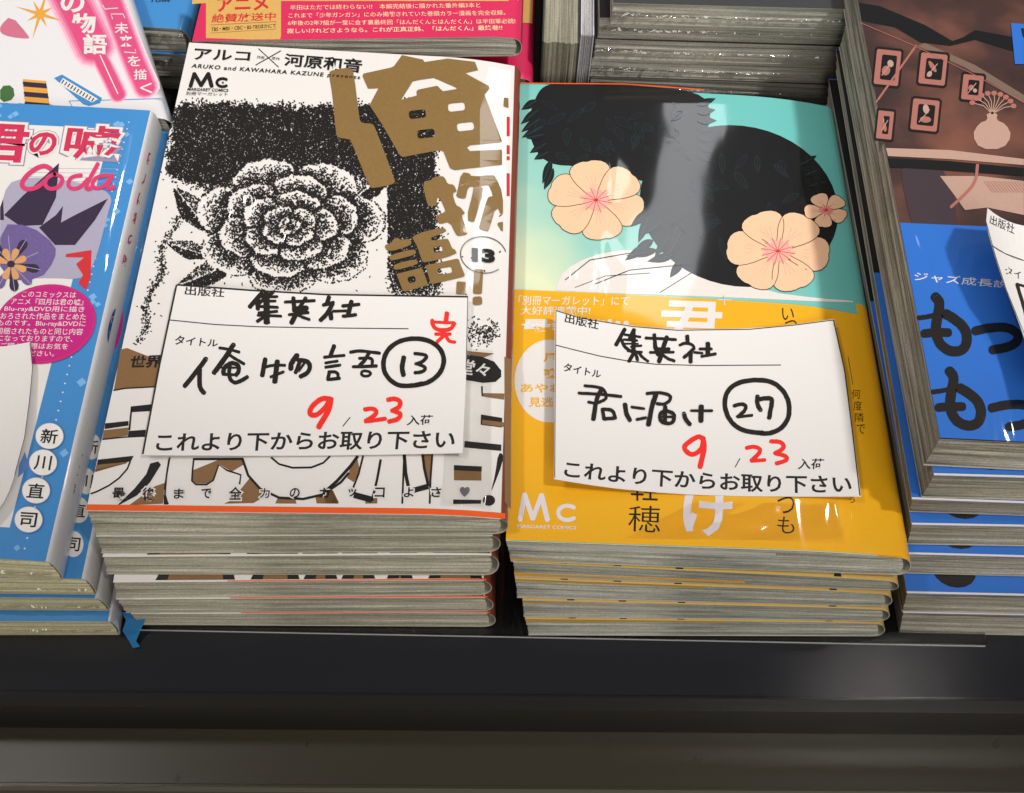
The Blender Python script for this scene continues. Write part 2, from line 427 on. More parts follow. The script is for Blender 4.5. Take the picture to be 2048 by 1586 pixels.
# ------------------------------------------------------------------ a book
def book(label, cov, T, cover_mat, page_mat, group=None, name='comic_book', flaps=(), shift=((0, 0), (0, 0)), wrap=None, rnd_r=None):
    """cov: Cover surface (its top). T thickness in mm. parts: page_block, cover"""
    W, H = cov.W, cov.H
    cx = cov.bil(.5, .5); root = empty(name, (cx[0], cx[1], cov.z0 - T), label, 'book', group)
    S = 1 if cov.spine == 'R' else -1
    def U(u): return u if S == 1 else 1 - u
    def ztop(u, v): return cov.top(np.array([U(u)]), np.array([v]))[0]
    def zbot(u, v):
        p = cov.bil(np.array([U(u)]), np.array([v]))[0]; p[2] -= T; p[:2] += shl * (1 - U(u)) + shr * U(u); return p
    shl, shr = np.array(shift[0], float), np.array(shift[1], float)
    r = rnd_r or min(T * .42, 4.2)
    # cover shell: profile from fore edge over the spine and back
    def profile(ins, uin=0.0):
        pr = []
        for k in range(19): pr.append(('t', uin / W + (1 - r / W - uin / W) * k / 18))
        for k in range(1, 10): pr.append(('a', math.pi * k / 10))
        for k in range(13): pr.append(('b', (1 - r / W) - (1 - r / W - uin / W) * k / 12))
        return pr, ins
    def pt(p, ins, v):
        typ, q = p
        if typ == 't': P = ztop(q, v); P[2] -= ins; return P
        if typ == 'b': P = zbot(q, v); P[2] += ins; return P
        us = 1 - r / W
        a = ztop(us, v); b = zbot(us, v); rr_ = r - ins
        P = cov.bil(np.array([U(us + rr_ * math.sin(q) ** .8 / W)]), np.array([v]))[0]
        zt, zb = a[2] - ins, b[2] + ins
        fr_ = (1 - math.cos(q)) / 2; P[:2] += (shl * (1 - U(us)) + shr * U(us)) * fr_
        P[2] = (zt + zb) / 2 + (zt - zb) / 2 * math.cos(q); return P
    nv = 14; prof, _ = profile(0)
    n = len(prof); V = []; Fc = []
    for j in range(nv + 1):
        v = j / nv
        V += [pt(p, 0, v) for p in prof] + [pt(p, .24, v) for p in prof]
    m = 2 * n
    for j in range(nv):
        a = j * m; b = a + m
        for i in range(n - 1):
            Fc.append([a + i, a + i + 1, b + i + 1, b + i]); Fc.append([a + n + i, b + n + i, b + n + i + 1, a + n + i + 1])
        Fc.append([a, b, b + n, a + n]); Fc.append([a + n - 1, a + 2 * n - 1, b + 2 * n - 1, b + n - 1])
    for a, fl in ((0, False), (nv * m, True)):
        for i in range(n - 1):
            q = [a + i, a + n + i, a + n + i + 1, a + i + 1]; Fc.append(q[::-1] if fl else q)
    if S == -1: Fc = [f[::-1] for f in Fc]
    cover = link('cover', V, Fc, cover_mat, root, smooth=False)
    me = cover.data
    sm = [len(p.vertices) == 4 and (abs(p.normal.z) > .3 or abs(p.normal.y) < .5) for p in me.polygons]
    me.polygons.foreach_set('use_smooth', [False] * len(sm))
    bmx = bmesh.new(); bmx.from_mesh(me); bmesh.ops.recalc_face_normals(bmx, faces=bmx.faces[:])
    me.materials.append(BOARD)
    for f in bmx.faces:
        f.smooth = abs(f.normal.y) < .6
        k0 = min(v.index % (2 * n) for v in f.verts); k1 = max(v.index % (2 * n) for v in f.verts)
        if k1 >= n: f.material_index = len(me.materials) - 1
    if me.materials[0] is YELLOW or name == 'x': pass
    for e in bmx.edges:
        if len(e.link_faces) == 2 and e.calc_face_angle(0) > .7: e.smooth = False
    bmx.to_mesh(me); bmx.free()
    # page block: rings of trimmed leaves
    K = 12; V = []; Fc = []; e = .22; se = r * .45 + .3
    ring = [(k / 26, 0) for k in range(26)] + [(1, k / 6) for k in range(6)] + [(1 - k / 10, 1) for k in range(10)] + [(0, 1 - k / 14) for k in range(14)]
    ph = rnd.random() * 9
    for k in range(K + 1):
        t = k / K; off = rnd.uniform(-.16, .16) if 0 < k < K else 0
        curl = se * .9 * (abs(2 * t - 1) ** 2.2)
        for (a, b) in ring:
            u = e / W + (1 - (e + se + curl * .6) / W) * a if a > 0 else e / W
            v = e / H + (1 - 2 * e / H) * b
            wv = off + .1 * math.sin(a * 7 + ph + k * 1.7)
            if b == 0: v -= wv / H
            if a == 0: u -= wv / W
            P = ztop(u, v); Q = zbot(u, v)
            z0, z1 = Q[2] + .26, P[2] - .26
            P[:2] = Q[:2] + (P[:2] - Q[:2]) * t; P[2] = z0 + (z1 - z0) * t; V.append(P)
    m = len(ring)
    for k in range(K):
        for i in range(m):
            j = (i + 1) % m; q = [k * m + i, k * m + j, (k + 1) * m + j, (k + 1) * m + i]
            Fc.append(q if S == 1 else q[::-1])
    link('page_block', V, Fc, page_mat, root)
    for (u0, u1, t0, t1, mt, nm) in flaps:       # ends of folded flaps seen at the foot of the block
        V = []; nn = 16
        for k in range(nn + 1):
            u = u0 + (u1 - u0) * k / nn
            P = ztop(u, 0); Q = zbot(u, 0)
            dirv = cov.bil(np.array([U(u)]), np.array([0.0]))[0] - cov.bil(np.array([U(u)]), np.array([.01]))[0]
            dirv = dirv / np.linalg.norm(dirv[:2])
            for t, o_ in ((t0, .05), (t0, -.9), (t1, -.9), (t1, .05)):
                R = Q + (P - Q) * t; R[:2] = R[:2] + dirv[:2] * (o_ - .25); V.append(R)
        Fc = []
        for k in range(nn):
            for c_ in range(4):
                Fc.append([4 * k + c_, 4 * k + (c_ + 1) % 4, 4 * k + 4 + (c_ + 1) % 4, 4 * k + 4 + c_])
        Fc += [[0, 1, 2, 3], [4 * nn + 3, 4 * nn + 2, 4 * nn + 1, 4 * nn]]
        link(nm, V, Fc, mt, root)
    if wrap:                                     # torn, gathered seam of shrink film across the front face
        V = []; Fc = []; nn = 60; t0, amp, left = wrap
        for k in range(nn + 1):
            a = k / nn; u = .01 + .97 * a
            P = ztop(u, 0); Q = zbot(u, 0); zz = Q[2] + (P[2] - Q[2]) * t0
            g = amp * (.35 + 1.3 * math.exp(-a * left))
            j = rnd.uniform(-1, 1) * .55 * g
            P[:2] = Q[:2] + (P[:2] - Q[:2]) * t0; P[2] = zz + j; P2 = P.copy(); P3 = P.copy(); P4 = P.copy()
            P[1] -= .12; P2[1] -= .5 + .8 * g * rnd.random(); P2[2] += .45 * g; P3[1] -= .15; P3[2] += 1.0 * g + .25
            V += [P, P2, P3]
        for k in range(nn):
            for c_ in (0, 1): Fc.append([3 * k + c_, 3 * k + 3 + c_, 3 * k + 4 + c_, 3 * k + 1 + c_])
        link('film_seam', V, Fc, CLEAR, root)
    return root, cover
ORD = ['top', 'second', 'third', 'fourth', 'fifth', 'sixth', 'seventh', 'eighth', 'ninth', 'tenth']
def stack_from(rows, length, W_, cb, drop=.7, spine='R', rear=None):
    """rows: (top-left px, top-right px, z_top, bottom-left px, bottom-right px, z_bottom) of each book's foot, front edge"""
    out = []
    for i, (tl, tr, zt, bl, br, zb) in enumerate(rows):
        a, b_ = ray_at(tl, zt)[0], ray_at(tr, zt)[0]
        if W_:   # right end lies outside the picture: fixed width
            d = (b_ - a); d[2] = 0; d /= np.linalg.norm(d)
            if W_ > 0: b_ = a + d * W_
            else: a = b_ + d * W_
        c, e = ray_at(bl, zb)[0], ray_at(br, zb)[0]
        sl, sr = (c - a)[:2], (e - b_)[:2]
        if W_ and W_ > 0: sr = sl
        if W_ and W_ < 0: sl = sr
        d = (b_ - a)[:2]; n_ = np.array([-d[1], d[0]]) / np.linalg.norm(d) * length
        cv = Cover((a[0], a[1], zt), (b_[0], b_[1], zt), (b_[0] + n_[0], b_[1] + n_[1], zt), (a[0] + n_[0], a[1] + n_[1], zt), drop=drop, spine=spine)
        out.append((cv, zt - zb - .1, (sl, sr)))
    return out
#@@SETTING
# ------------------------------------------------------------------ table, plastic sheet, floor
def glossy_black(name, rgb, rough, bump=.0):
    m = bpy.data.materials.new(name); nt, b = nodes(m); N, L = nt.nodes, nt.links
    geo = N.new('ShaderNodeNewGeometry')
    n = N.new('ShaderNodeTexNoise'); n.inputs['Scale'].default_value = 60; n.inputs['Detail'].default_value = 5
    L.new(geo.outputs['Position'], n.inputs['Vector'])
    cr = N.new('ShaderNodeMapRange'); cr.inputs['To Min'].default_value = rough * .93; cr.inputs['To Max'].default_value = rough * 1.08
    L.new(n.outputs[0], cr.inputs['Value']); L.new(cr.outputs[0], b.inputs['Roughness'])
    b.inputs['Base Color'].default_value = lin(rgb) + (1,)
    n2 = N.new('ShaderNodeTexNoise'); n2.inputs['Scale'].default_value = 4000; L.new(geo.outputs['Position'], n2.inputs['Vector'])
    bp = N.new('ShaderNodeBump'); bp.inputs['Distance'].default_value = .00003; bp.inputs['Strength'].default_value = .5
    L.new(n2.outputs[0], bp.inputs['Height']); L.new(bp.outputs[0], b.inputs['Normal'])
    return m
TOP = glossy_black('blue_black_laminate', (36, 37, 43), .10)
EDGE = glossy_black('black_edge_strip', (20, 20, 22), .4)
LEDGE = glossy_black('olive_black_laminate', (66, 63, 52), .28)
def slab(name, x0, x1, y0, y1, z0, z1, mat, parent, bev=.8):
    th = math.radians(1.92); c, s = math.cos(th), math.sin(th)
    bm = bmesh.new(); bmesh.ops.create_cube(bm, size=1)
    for v in bm.verts:
        v.co = ((v.co.x + .5) * (x1 - x0) + x0, (v.co.y + .5) * (y1 - y0) + y0, (v.co.z + .5) * (z1 - z0) + z0)
    bmesh.ops.bevel(bm, geom=bm.edges[:], offset=bev, segments=2, affect='EDGES')
    V = []
    for v in bm.verts:
        x, y = v.co.x, v.co.y; V.append((x * c - y * s, x * s + y * c, v.co.z))
    bm.verts.index_update(); Fc = [[v.index for v in f.verts] for f in bm.faces]; bm.free()
    return link(name, V, Fc, mat, parent)
tab = empty('display_table', (0, 200, -760), 'glossy black display table with stepped front edge under the book stacks', 'table')
slab('tabletop', -650, 650, -70.4, 620, -18, 0, TOP, tab)
slab('edge_panel', -650, 650, -69.6, 612, -54, -18.2, EDGE, tab, .3)
slab('front_ledge', -650, 650, -88.4, 606, -66, -54.4, LEDGE, tab, 1.0)
slab('base_panel', -600, 600, -60, 580, -759, -66.4, EDGE, tab, .5)
fl = bpy.data.materials.new('beige_floor_tile'); nt, b = nodes(fl)
n = nt.nodes.new('ShaderNodeTexNoise'); n.inputs['Scale'].default_value = 14; n.inputs['Detail'].default_value = 6
cr = nt.nodes.new('ShaderNodeValToRGB'); cr.color_ramp.elements[0].color = (.56, .48, .36, 1); cr.color_ramp.elements[1].color = (.68, .60, .46, 1)
nt.links.new(n.outputs[0], cr.inputs[0]); nt.links.new(cr.outputs[0], b.inputs['Base Color']); b.inputs['Roughness'].default_value = .5
o = link('floor', [(-3000, -3000, -760), (3000, -3000, -760), (3000, 3000, -760), (-3000, 3000, -760)], [[0, 1, 2, 3]], fl, kind='structure')
o['label'] = 'beige shop floor'
# clear plastic sheet lying on the table under the two middle stacks
def plastic_sheet():
    m = bpy.data.materials.new('clear_acrylic'); nt, b = nodes(m)
    b.inputs['Base Color'].default_value = (.9, .93, .93, 1); b.inputs['Transmission Weight'].default_value = 1
    b.inputs['Roughness'].default_value = .03; b.inputs['IOR'].default_value = 1.45
    a = ray_at((262, 1259), .5)[0]; c = ray_at((1972, 1292), .5)[0]
    d = ray_at((1975, 1302), .5)[0]
    V = []
    for z in (.06, 1.5):
        V += [(a[0], a[1], z), (c[0], c[1], z), (c[0] + 2, 118, z), (a[0] - 1, 118, z)]
    bm = bmesh.new(); vs = [bm.verts.new(p) for p in V]
    for f in ([3, 2, 1, 0], [4, 5, 6, 7], [0, 1, 5, 4], [1, 2, 6, 5], [2, 3, 7, 6], [3, 0, 4, 7]): bm.faces.new([vs[i] for i in f])
    bmesh.ops.bevel(bm, geom=bm.edges[:], offset=.25, segments=2, affect='EDGES')
    bm.verts.index_update(); P = [tuple(v.co) for v in bm.verts]; Fc = [[v.index for v in f.verts] for f in bm.faces]; bm.free()
    o = link('plastic_sheet', P, Fc, m, None, loc=(30, 20, 0))
    m2 = bpy.data.materials.new('painted_edge_gleam'); nt2, b2 = nodes(m2); b2.inputs['Base Color'].default_value = (.42, .43, .43, 1); b2.inputs['Roughness'].default_value = .25  # pale grey painted in for the light a clear edge catches
    ea, ec = np.array([a[0] + .3, a[1] - .12, 0]), np.array([c[0] - .3, c[1] - .12, 0]); V2 = []
    for k in range(41):
        p = ea + (ec - ea) * k / 40; j = rnd.uniform(0, .12)
        for dy, z in ((0, .15), (0, .75 + j), (.22, .75 + j), (.22, .15)): V2.append((p[0], p[1] + dy - .12, z))
    F2 = [[4 * k + i, 4 * k + (i + 1) % 4, 4 * k + 4 + (i + 1) % 4, 4 * k + 4 + i] for k in range(40) for i in range(4)] + [[3, 2, 1, 0], [160, 161, 162, 163]]
    link('sheet_edge', V2, F2, m2, o)
    tag(o, 'clear plastic sheet lying on the black table beneath the two middle stacks', 'plastic sheet')
plastic_sheet()
#@@BOOKS
Z1, Z2, Z3 = (0, 0, 3.938), (350, 0, 3.938), (800, 0, 3.938)
ZA, ZB, ZC = (740, 320, 4.957), (180, 660, 4.2875), (440, 560, 5.689)
ZD, ZE, ZF = (340, 660, 6.827), (580, 600, 5.664), (1140, 640, 6.4)
ZG, ZH, Z6, Z7 = (1340, 740, 6.827), (880, 640, 3.9625), (0, 380, 3.777), (0, 780, 3.05)
Z4, ZR, ZP, ZX = (1150, 0, 3.151), (1650, 380, 3.05), (1600, 0, 3.964), (1450, 900, 3.425)
def zz(Z, pts): return [(Z[0] + x / Z[2], Z[1] + y / Z[2]) for x, y in pts]
SH = 1.6   # everything of the two middle stacks rests on the plastic sheet

# ---- stack with the white and bronze cover
covA = Cover((-112.2, -40.4, 60), (.9, -36.8, 60.3), (-1.3, 133.0, 60.3), (-117.4, 135.6, 60), drop=3.0)
bA, cA = book('top white comic with bronze lettering and stippled black art, marked with a circled thirteen', covA, 9.8, WHITE, PAGES, 'comics in the white and bronze stack', shift=((.2, -3.0), (-.8, -1.4)))
coversA = [cA]
rowsA = [((192, 1073), (1003, 1070), 50, (203, 1107), (1000, 1105), 40.4), ((205, 1114), (1000, 1109), 40.3, (214, 1149), (996, 1151), 30.8), ((226, 1165), (984, 1160), 30.6, (231, 1196), (984, 1190), 21),
         ((232, 1199), (986, 1194), 20.9, (252, 1226), (988, 1223), 11.4), ((262, 1228), (991, 1225), 11.3, (273, 1250), (992, 1254), SH)]
WH = ink('orange_white_under_cover', (226, 214, 204))
for i, (c_, T_, sft) in enumerate(stack_from(rowsA, 172, None, None)):
    b_, cc = book('%s comic down in the white and bronze stack, page edges to the front' % ORD[i + 1], c_, T_, WHITE, PAGES, 'comics in the white and bronze stack', shift=sft)
    coversA.append(cc)
    if i > 1: poly('orange_stripe', c_, [(.3, .0005), (.985, .0005), (.985, .003), (.3, .0022)], ORANGE, cc, 1, px=False)
    for k, (a, e2) in enumerate(((.13, .30), (.38, .47), (.52, .57), (.62, .67), (.74, .77), (.85, .955))):
        poly('letter_foot', c_, [(a - .02, .0035), (e2 + .02, .0035), (e2, .036), (a, .036)], BLACK, cc, 1, px=False)
        poly('bronze_patch', c_, [(a + .012, .0035), (e2 - .012, .0035), (e2 - .02, .034), (a + .02, .034)], BROWN, cc, 2, px=False)

# bottom stripe, lettering
poly('orange_stripe', covA, [(.0, .0008), (.988, .0008), (.988, .0105), (0, .0105)], ORANGE, cA, 4, px=False)
text('author_lettering', covA, 'アルコ', ((390, 96), (502, 103), (499, 122), (387, 119)), BLACK, cA, 5, .022)
text('author_lettering', covA, '河原和音', ((570, 106), (726, 118), (722, 146), (567, 131)), BLACK, cA, 5, .022)
text('small_lettering', covA, '作画', ((514, 111), (529, 112), (528, 118), (513, 117)), BLACK, cA, 5, .004)
text('small_lettering', covA, '原作', ((544, 113), (560, 115), (559, 121), (543, 119)), BLACK, cA, 5, .004)
lines('cross_mark', covA, [([(517, 97), (557, 134)], 1.6), ([(562, 101), (511, 130)], 1.6)], BLACK, cA, 5)
text('roman_lettering', covA, 'ARUKO and KAWAHARA KAZUNE', ((385, 127), (648, 145), (646, 153), (382, 135)), BLACK, cA, 5, .02, spacing=1.18)
text('roman_lettering', covA, 'presents', ((656, 147), (721, 152), (719, 160), (654, 155)), BLACK, cA, 7, .02, spacing=1.3)
strokes('imprint_logo', covA, [([(122, 678), (152, 580)], 30), ([(152, 580), (205, 672)], 30), ([(205, 672), (262, 580)], 30), ([(262, 580), (288, 678)], 32), (ell(375, 650, 46, 32, 0, 16, 48, 312), 22)], BLACK, cA, 5, Z2, False)
poly('imprint_star', covA, [(Z2[0] + (377 + r_ * math.cos(a)) / Z2[2], Z2[1] + (651 + r_ * math.sin(a)) / Z2[2]) for r_, a in
     [((12 if k % 2 == 0 else 5), -math.pi / 2 + math.pi * k / 5) for k in range(10)]], BLACK, cA, 6)
text('imprint_lettering', covA, 'MARGARET COMICS', ((376, 175), (457, 178), (456, 184), (374, 181)), BLACK, cA, 5, .02)
text('imprint_lettering', covA, '別冊マーガレット', ((373, 183), (456, 185), (455, 192), (371, 190)), BLACK, cA, 5, .004)
# generic stippled artwork: drifting clouds of flakes
def dens(x, y):
    """a stippled full-blown rose against a dark ground"""
    n1 = np.sin(x * .031 + 1.3 * np.sin(y * .023)) + np.sin(y * .041 + 1.1 * np.sin(x * .019 + 2))
    n2 = np.sin(x * .11 + y * .07) * np.sin(y * .13 - x * .05)
    edge = 1 / (1 + np.exp(-(x - 350 + .1 * (y - 250) - 8 * n2) / 5.))
    hill = 206 + 10 * np.sin(x * .012 + .6) + 5 * n2 + .00028 * (x - 600) ** 2
    band = 1.7 / (1 + np.exp(-(y - hill) / 3.)) / (1 + np.exp((y - 352 - 10 * n1) / 7.))
    d = band * edge * (x < 868)
    X, Y = (x - 578) / 1.0, (y - 452) / .72
    r = np.hypot(X, Y) + 3 * n2; th = np.arctan2(Y, X)
    inside = np.zeros_like(x, bool); prev = np.zeros_like(x) + 4
    for R_, n_, ph in ((26, 3, .4), (58, 4, 1.1), (98, 5, .2), (142, 6, .9), (190, 7, .35)):
        c_ = np.abs(np.cos(n_ * th / 2 + ph + .1 * np.sin(r * .05)))
        b_ = R_ * (.80 + .22 * c_ ** .6)
        m = (r < b_) & ~inside
        t = np.clip((b_ - r) / np.maximum(b_ - prev, 5), 0, 1)
        sh_ = 1.5 * np.clip(t - .12, 0, 1) ** 1.5 + 1.3 * np.exp(-(c_ / .10) ** 2) + .9 * np.exp(-((b_ - r) / 2.2) ** 2) + .12 * (np.sin(th * 41 + r * .1) > .3) * t
        d = np.where(m, sh_, d); inside |= m; prev = b_
    for lx, ly, rx, ry, ro in ((385, 420, 62, 26, .9), (420, 545, 74, 24, -.4), (740, 372, 66, 24, -.7), (380, 500, 50, 18, .3)):   # leaves
        c_, s_ = math.cos(ro), math.sin(ro); U_ = (x - lx) * c_ + (y - ly) * s_; V_ = -(x - lx) * s_ + (y - ly) * c_
        m = ((U_ / rx) ** 2 + (V_ / (ry * np.clip(1 - np.abs(U_ / rx), 0, 1) ** .5 + .01)) ** 2 < 1) & ~inside
        d = np.where(m, np.where(V_ > 0, 1.3, .5) * (np.abs(V_) > 1.6), d)
    colm = 1.6 * np.exp(-((x - 818 - .05 * (y - 350)) / 50.) ** 6) * np.exp(-((y - 405) / 180.) ** 8)
    d = np.where((x > 775) & ~inside, np.maximum(d, colm), d)
    tail = np.exp(-((x - (330 - .30 * (y - 500) + 8 * np.sin(y * .06))) / 7.) ** 2) * (y > 430) * (y < 690) * .5
    rt = np.exp(-((x - 965) / 30.) ** 2) * np.exp(-((y - 665) / 18.) ** 2) * .5
    return np.maximum.reduce([d * (x < 905), tail, rt])
N_ = 150000
fx = nr.uniform(235, 1000, N_); fy = nr.uniform(195, 700, N_)
dd = dens(fx, fy); keep = (nr.rand(N_) < np.minimum(dd, 1.3) * .7 + .0012) & (fx > 372 - .213 * (fy - 80) + 6)
fx, fy = fx[keep], fy[keep]
an = nr.uniform(0, math.pi, len(fx)); la = nr.uniform(2.1, 3.6, len(fx)); lb = nr.uniform(1.3, 2.0, len(fx))
ca, sa = np.cos(an), np.sin(an)
q = np.stack([np.stack([fx + ca * la, fy + sa * la], -1), np.stack([fx - sa * lb, fy + ca * lb], -1),
              np.stack([fx - ca * la, fy - sa * la], -1), np.stack([fx + sa * lb, fy - ca * lb], -1)], 1).reshape(-1, 2)
P = covA.hit(q, np.repeat(nr.uniform(.03, .09, len(fx)), 4))
Fq = [[4 * i + 3, 4 * i + 2, 4 * i + 1, 4 * i] for i in range(len(fx))]
o = link('stippled_artwork', P, Fq, BLACK, cA, kind='stuff')
# bronze title
hA = [(665, 140), (703, 134), (708, 150), (717, 222), (720, 243), (727, 246.5), (744, 247), (750, 254), (789, 358), (790, 364), (785, 369), (747, 376.5), (739, 374), (702, 281), (697, 278), (677, 276), (672, 269), (665, 190), (657, 145)]
poly('title_lettering', covA, chaikin(hA, 1), GOLD, cA, 6)
outer = [(804, 110), (846, 119), (849, 124), (895, 117), (950, 123.5), (956, 140), (930, 146), (978, 172), (979, 177), (969, 189), (1004, 282), (1000, 284), (941, 290), (934, 295), (940, 302), (1004, 299), (1004, 329), (909, 340), (900, 336), (887, 303), (880, 300), (806, 314), (800, 311), (765, 250), (739, 210), (757, 176), (736, 177), (725, 152), (727, 147), (782, 135), (788, 132)]
holes = [zz(Z3, [(10, 785), (100, 640), (150, 628), (265, 612), (310, 630), (450, 692), (440, 702), (340, 718), (318, 700), (300, 680), (285, 676), (140, 706), (130, 720), (132, 752)])]
holes += [rr(834.8, 228.5, 34, 16.5, -6), rr(913, 213.8, 34, 16.5, -6), rr(852, 267.4, 35, 17, -6), rr(931, 253, 34, 16.5, -6)]
poly('title_lettering', covA, outer, GOLD, cA, 6, holes)
poly('title_lettering', covA, chaikin(zz(ZA, [(515, 215), (610, 200), (615, 175), (715, 155), (745, 180), (770, 240), (830, 240), (858, 300), (855, 315), (815, 330), (855, 455), (890, 460), (940, 520), (935, 535), (905, 550), (970, 720), (960, 740), (875, 755), (850, 735), (790, 610), (700, 635), (680, 620), (640, 560), (745, 515), (745, 490), (690, 370), (660, 375), (665, 440), (650, 455), (585, 458), (565, 430)]), 1), GOLD, cA, 6)
poly('title_lettering', covA, chaikin(zz(ZA, [(905, 120), (990, 130), (1005, 165), (1220, 148), (1245, 165), (1318, 330), (1318, 590), (1255, 440), (1180, 690), (1165, 708), (1085, 680), (1085, 650), (1165, 375), (1185, 362), (1225, 358), (1180, 250), (1170, 243), (1080, 255), (1130, 285), (1040, 600), (1025, 615), (950, 595), (1035, 270), (1010, 258), (970, 275), (950, 370), (935, 385), (850, 365), (870, 300)]), 1), GOLD, cA, 7)
poly('title_lettering', covA, zz(ZA, [(1270, 620), (1318, 612), (1318, 705), (1300, 700), (1265, 640)]), GOLD, cA, 6)
for pts in ([(135, 845), (215, 825), (225, 790), (270, 770), (310, 795), (385, 778), (415, 810), (400, 850), (180, 915)], [(190, 945), (430, 880), (460, 910), (445, 940), (215, 1000), (195, 985)], [(235, 1035), (450, 980), (475, 1010), (470, 1035), (255, 1095), (235, 1070)]):
    poly('title_lettering', covA, chaikin(zz(ZA, pts), 1), GOLD, cA, 6)
poly('title_lettering', covA, zz(ZA, [(262, 1130), (500, 1070), (520, 1080), (575, 1230), (560, 1245), (350, 1305), (325, 1295)]), GOLD, cA, 6, [zz(ZA, rr(413, 1185, 78, 62, -12))])
poly('title_lettering', covA, chaikin(zz(ZA, [(415, 760), (540, 705), (720, 672), (745, 680), (762, 710), (610, 765), (605, 785), (620, 800), (760, 778), (780, 790), (815, 880), (845, 885), (862, 935), (545, 1022), (515, 1000), (470, 860), (430, 790)]), 1), GOLD, cA, 6, [zz(ZA, rr(674, 885, 88, 58, -8))])
poly('title_lettering', covA, zz(ZA, [(550, 1045), (860, 978), (880, 985), (940, 1140), (925, 1158), (620, 1230), (600, 1220)]), GOLD, cA, 6, [zz(ZA, rr(742, 1098, 142, 62, -10))])
for Q in (rr(903, 1268, 92, 125, 3, .15), rr(1072, 1205, 88, 245, 3, .2), rr(1066, 1395, 92, 84, -4, .3)):
    poly('title_lettering', covA, zz(ZA, Q), GOLD, cA, 7)
strokes('number_ring', covA, [(zz(ZA, ell(1125, 940, 228, 180, 8, 40, -14, -338)), .0)], BLACK, cA, 8, None, False) if False else None
lines('number_ring', covA, [(zz(ZA, ell(1125, 940, 228, 180, 8, 44, -20, -318)), 1.5)], BLACK, cA, 8)
text('volume_number', covA, '13', zz(ZA, ((1010, 868), (1240, 885), (1240, 1025), (1010, 1003))), BLACK, cA, 8, .06)
# marks on the rounded edge by the spine
for (y0, y1) in ((233, 272), (290, 308), (312, 320), (346, 392)):
    poly('spine_mark', covA, [(1013.5, y0), (1019.5, y0 + 1), (1019.5, y1), (1013.5, y1)], RED, cA, 5)
poly('spine_mark', covA, [(1008, 195), (1017, 196), (1017, 216), (1007, 212)], GOLD, cA, 5)
# promotional paper band over the lower part
OB = 1
poly('paper_band', covA, [(0, .0012), (.975, .0012), (.975, .352), (.5, .36), (0, .3535)], WHITE, cA, 1, px=False)
def bz(pts, mat=BROWN, layer=2, Z=ZB, nm='band_artwork'):
    return poly(nm, covA, zz(Z, pts) if Z else pts, mat, cA, layer)
bz([(262, 165), (320, 155), (600, 265), (560, 480), (205, 512)])
bz([(118, 860), (330, 835), (325, 905), (105, 938)])
bz([(60, 1140), (345, 1105), (310, 1145), (40, 1215)])
bz([(130, 800), (330, 780), (330, 820), (125, 850)], BLACK, 3)
bz([(355, 655), (540, 635), (530, 695), (350, 705)], BLACK, 3)
bz([(350, 655), (365, 655), (345, 860), (328, 862)], BLACK, 3)
bz([(330, 865), (480, 855), (470, 910), (325, 912)], BLACK, 3)
bz([(66, 1112), (375, 1078), (350, 1128), (60, 1155)], BLACK, 3)
lines('letter_outline', covA, [(zz(ZB, [(200, 518), (300, 500), (565, 486)]), 1.8), (zz(ZB, [(105, 938), (300, 918), (475, 910)]), 1.8),
      (zz(ZB, [(345, 1128), (320, 1190), (250, 1270), (160, 1335), (60, 1385), (5, 1405)]), 2.2),
      (zz(ZB, [(685, 1090), (665, 1200), (648, 1300), (640, 1370)]), 2), ], BLACK, cA, 3)
Z8 = (150, 900, 3.7236)
bz([(155, 145), (390, 95), (150, 165)], BROWN, 2, Z8)
bz([(560, 100), (620, 85), (640, 110), (560, 240), (460, 340), (300, 425), (440, 290), (530, 180)], BLACK, 3, Z8, 'letter_outline')
bz([(595, 270), (668, 245), (655, 400), (400, 412), (500, 340)], BROWN, 2, Z8)
bz([(660, 330), (700, 400), (690, 406), (660, 406)], BLACK, 3, Z8, 'letter_outline')
bz([(1080, 68), (1250, 68), (1255, 110), (1170, 160), (1070, 105), (1030, 220), (990, 250), (890, 250), (870, 220), (880, 150)], BROWN, 2, Z8)
bz([(1300, 210), (1370, 280), (1440, 330), (1330, 395), (1110, 400), (1170, 370)], BROWN, 2, Z8)
bz([(1510, 355), (1640, 365), (1650, 400), (1490, 398)], BROWN, 2, Z8)
bz([(1790, 350), (1910, 290), (1960, 400), (1800, 398)], BROWN, 2, Z8)
Z9 = (650, 900, 3.7236)
bz([(190, 120), (240, 60), (260, 150), (215, 240), (165, 210)], BROWN, 2, Z9)
bz([(730, 20), (800, 20), (785, 250), (760, 240)], BROWN, 2, Z9)
bz([(300, 370), (390, 350), (390, 398), (300, 400)], BROWN, 2, Z9)
bz([(0, 310), (60, 300), (105, 395), (0, 395)], BROWN, 2, Z9)
bz([(960, 150), (1165, 150), (1165, 228), (960, 225)], BROWN, 2, Z9)
bz([(960, 112), (1168, 122), (1166, 160), (960, 150)], BLACK, 3, Z9)
bz([(955, 368), (1165, 372), (1160, 400), (955, 402)], BLACK, 3, Z9)
poly('letter_outline', covA, zz(Z9, ell(1221, 375, 46, 40)), BLACK, cA, 3)
poly('letter_outline', covA, chaikin(zz(Z9, [(1290, 25), (1325, 25), (1325, 90), (1245, 300), (1238, 300), (1268, 180)]), 1), BLACK, cA, 3)
L_ = lambda pts: [(Z8[0] + x / Z8[2], Z8[1] + y / Z8[2]) for x, y in pts]
L9 = lambda pts: [(Z9[0] + x / Z9[2], Z9[1] + y / Z9[2]) for x, y in pts]
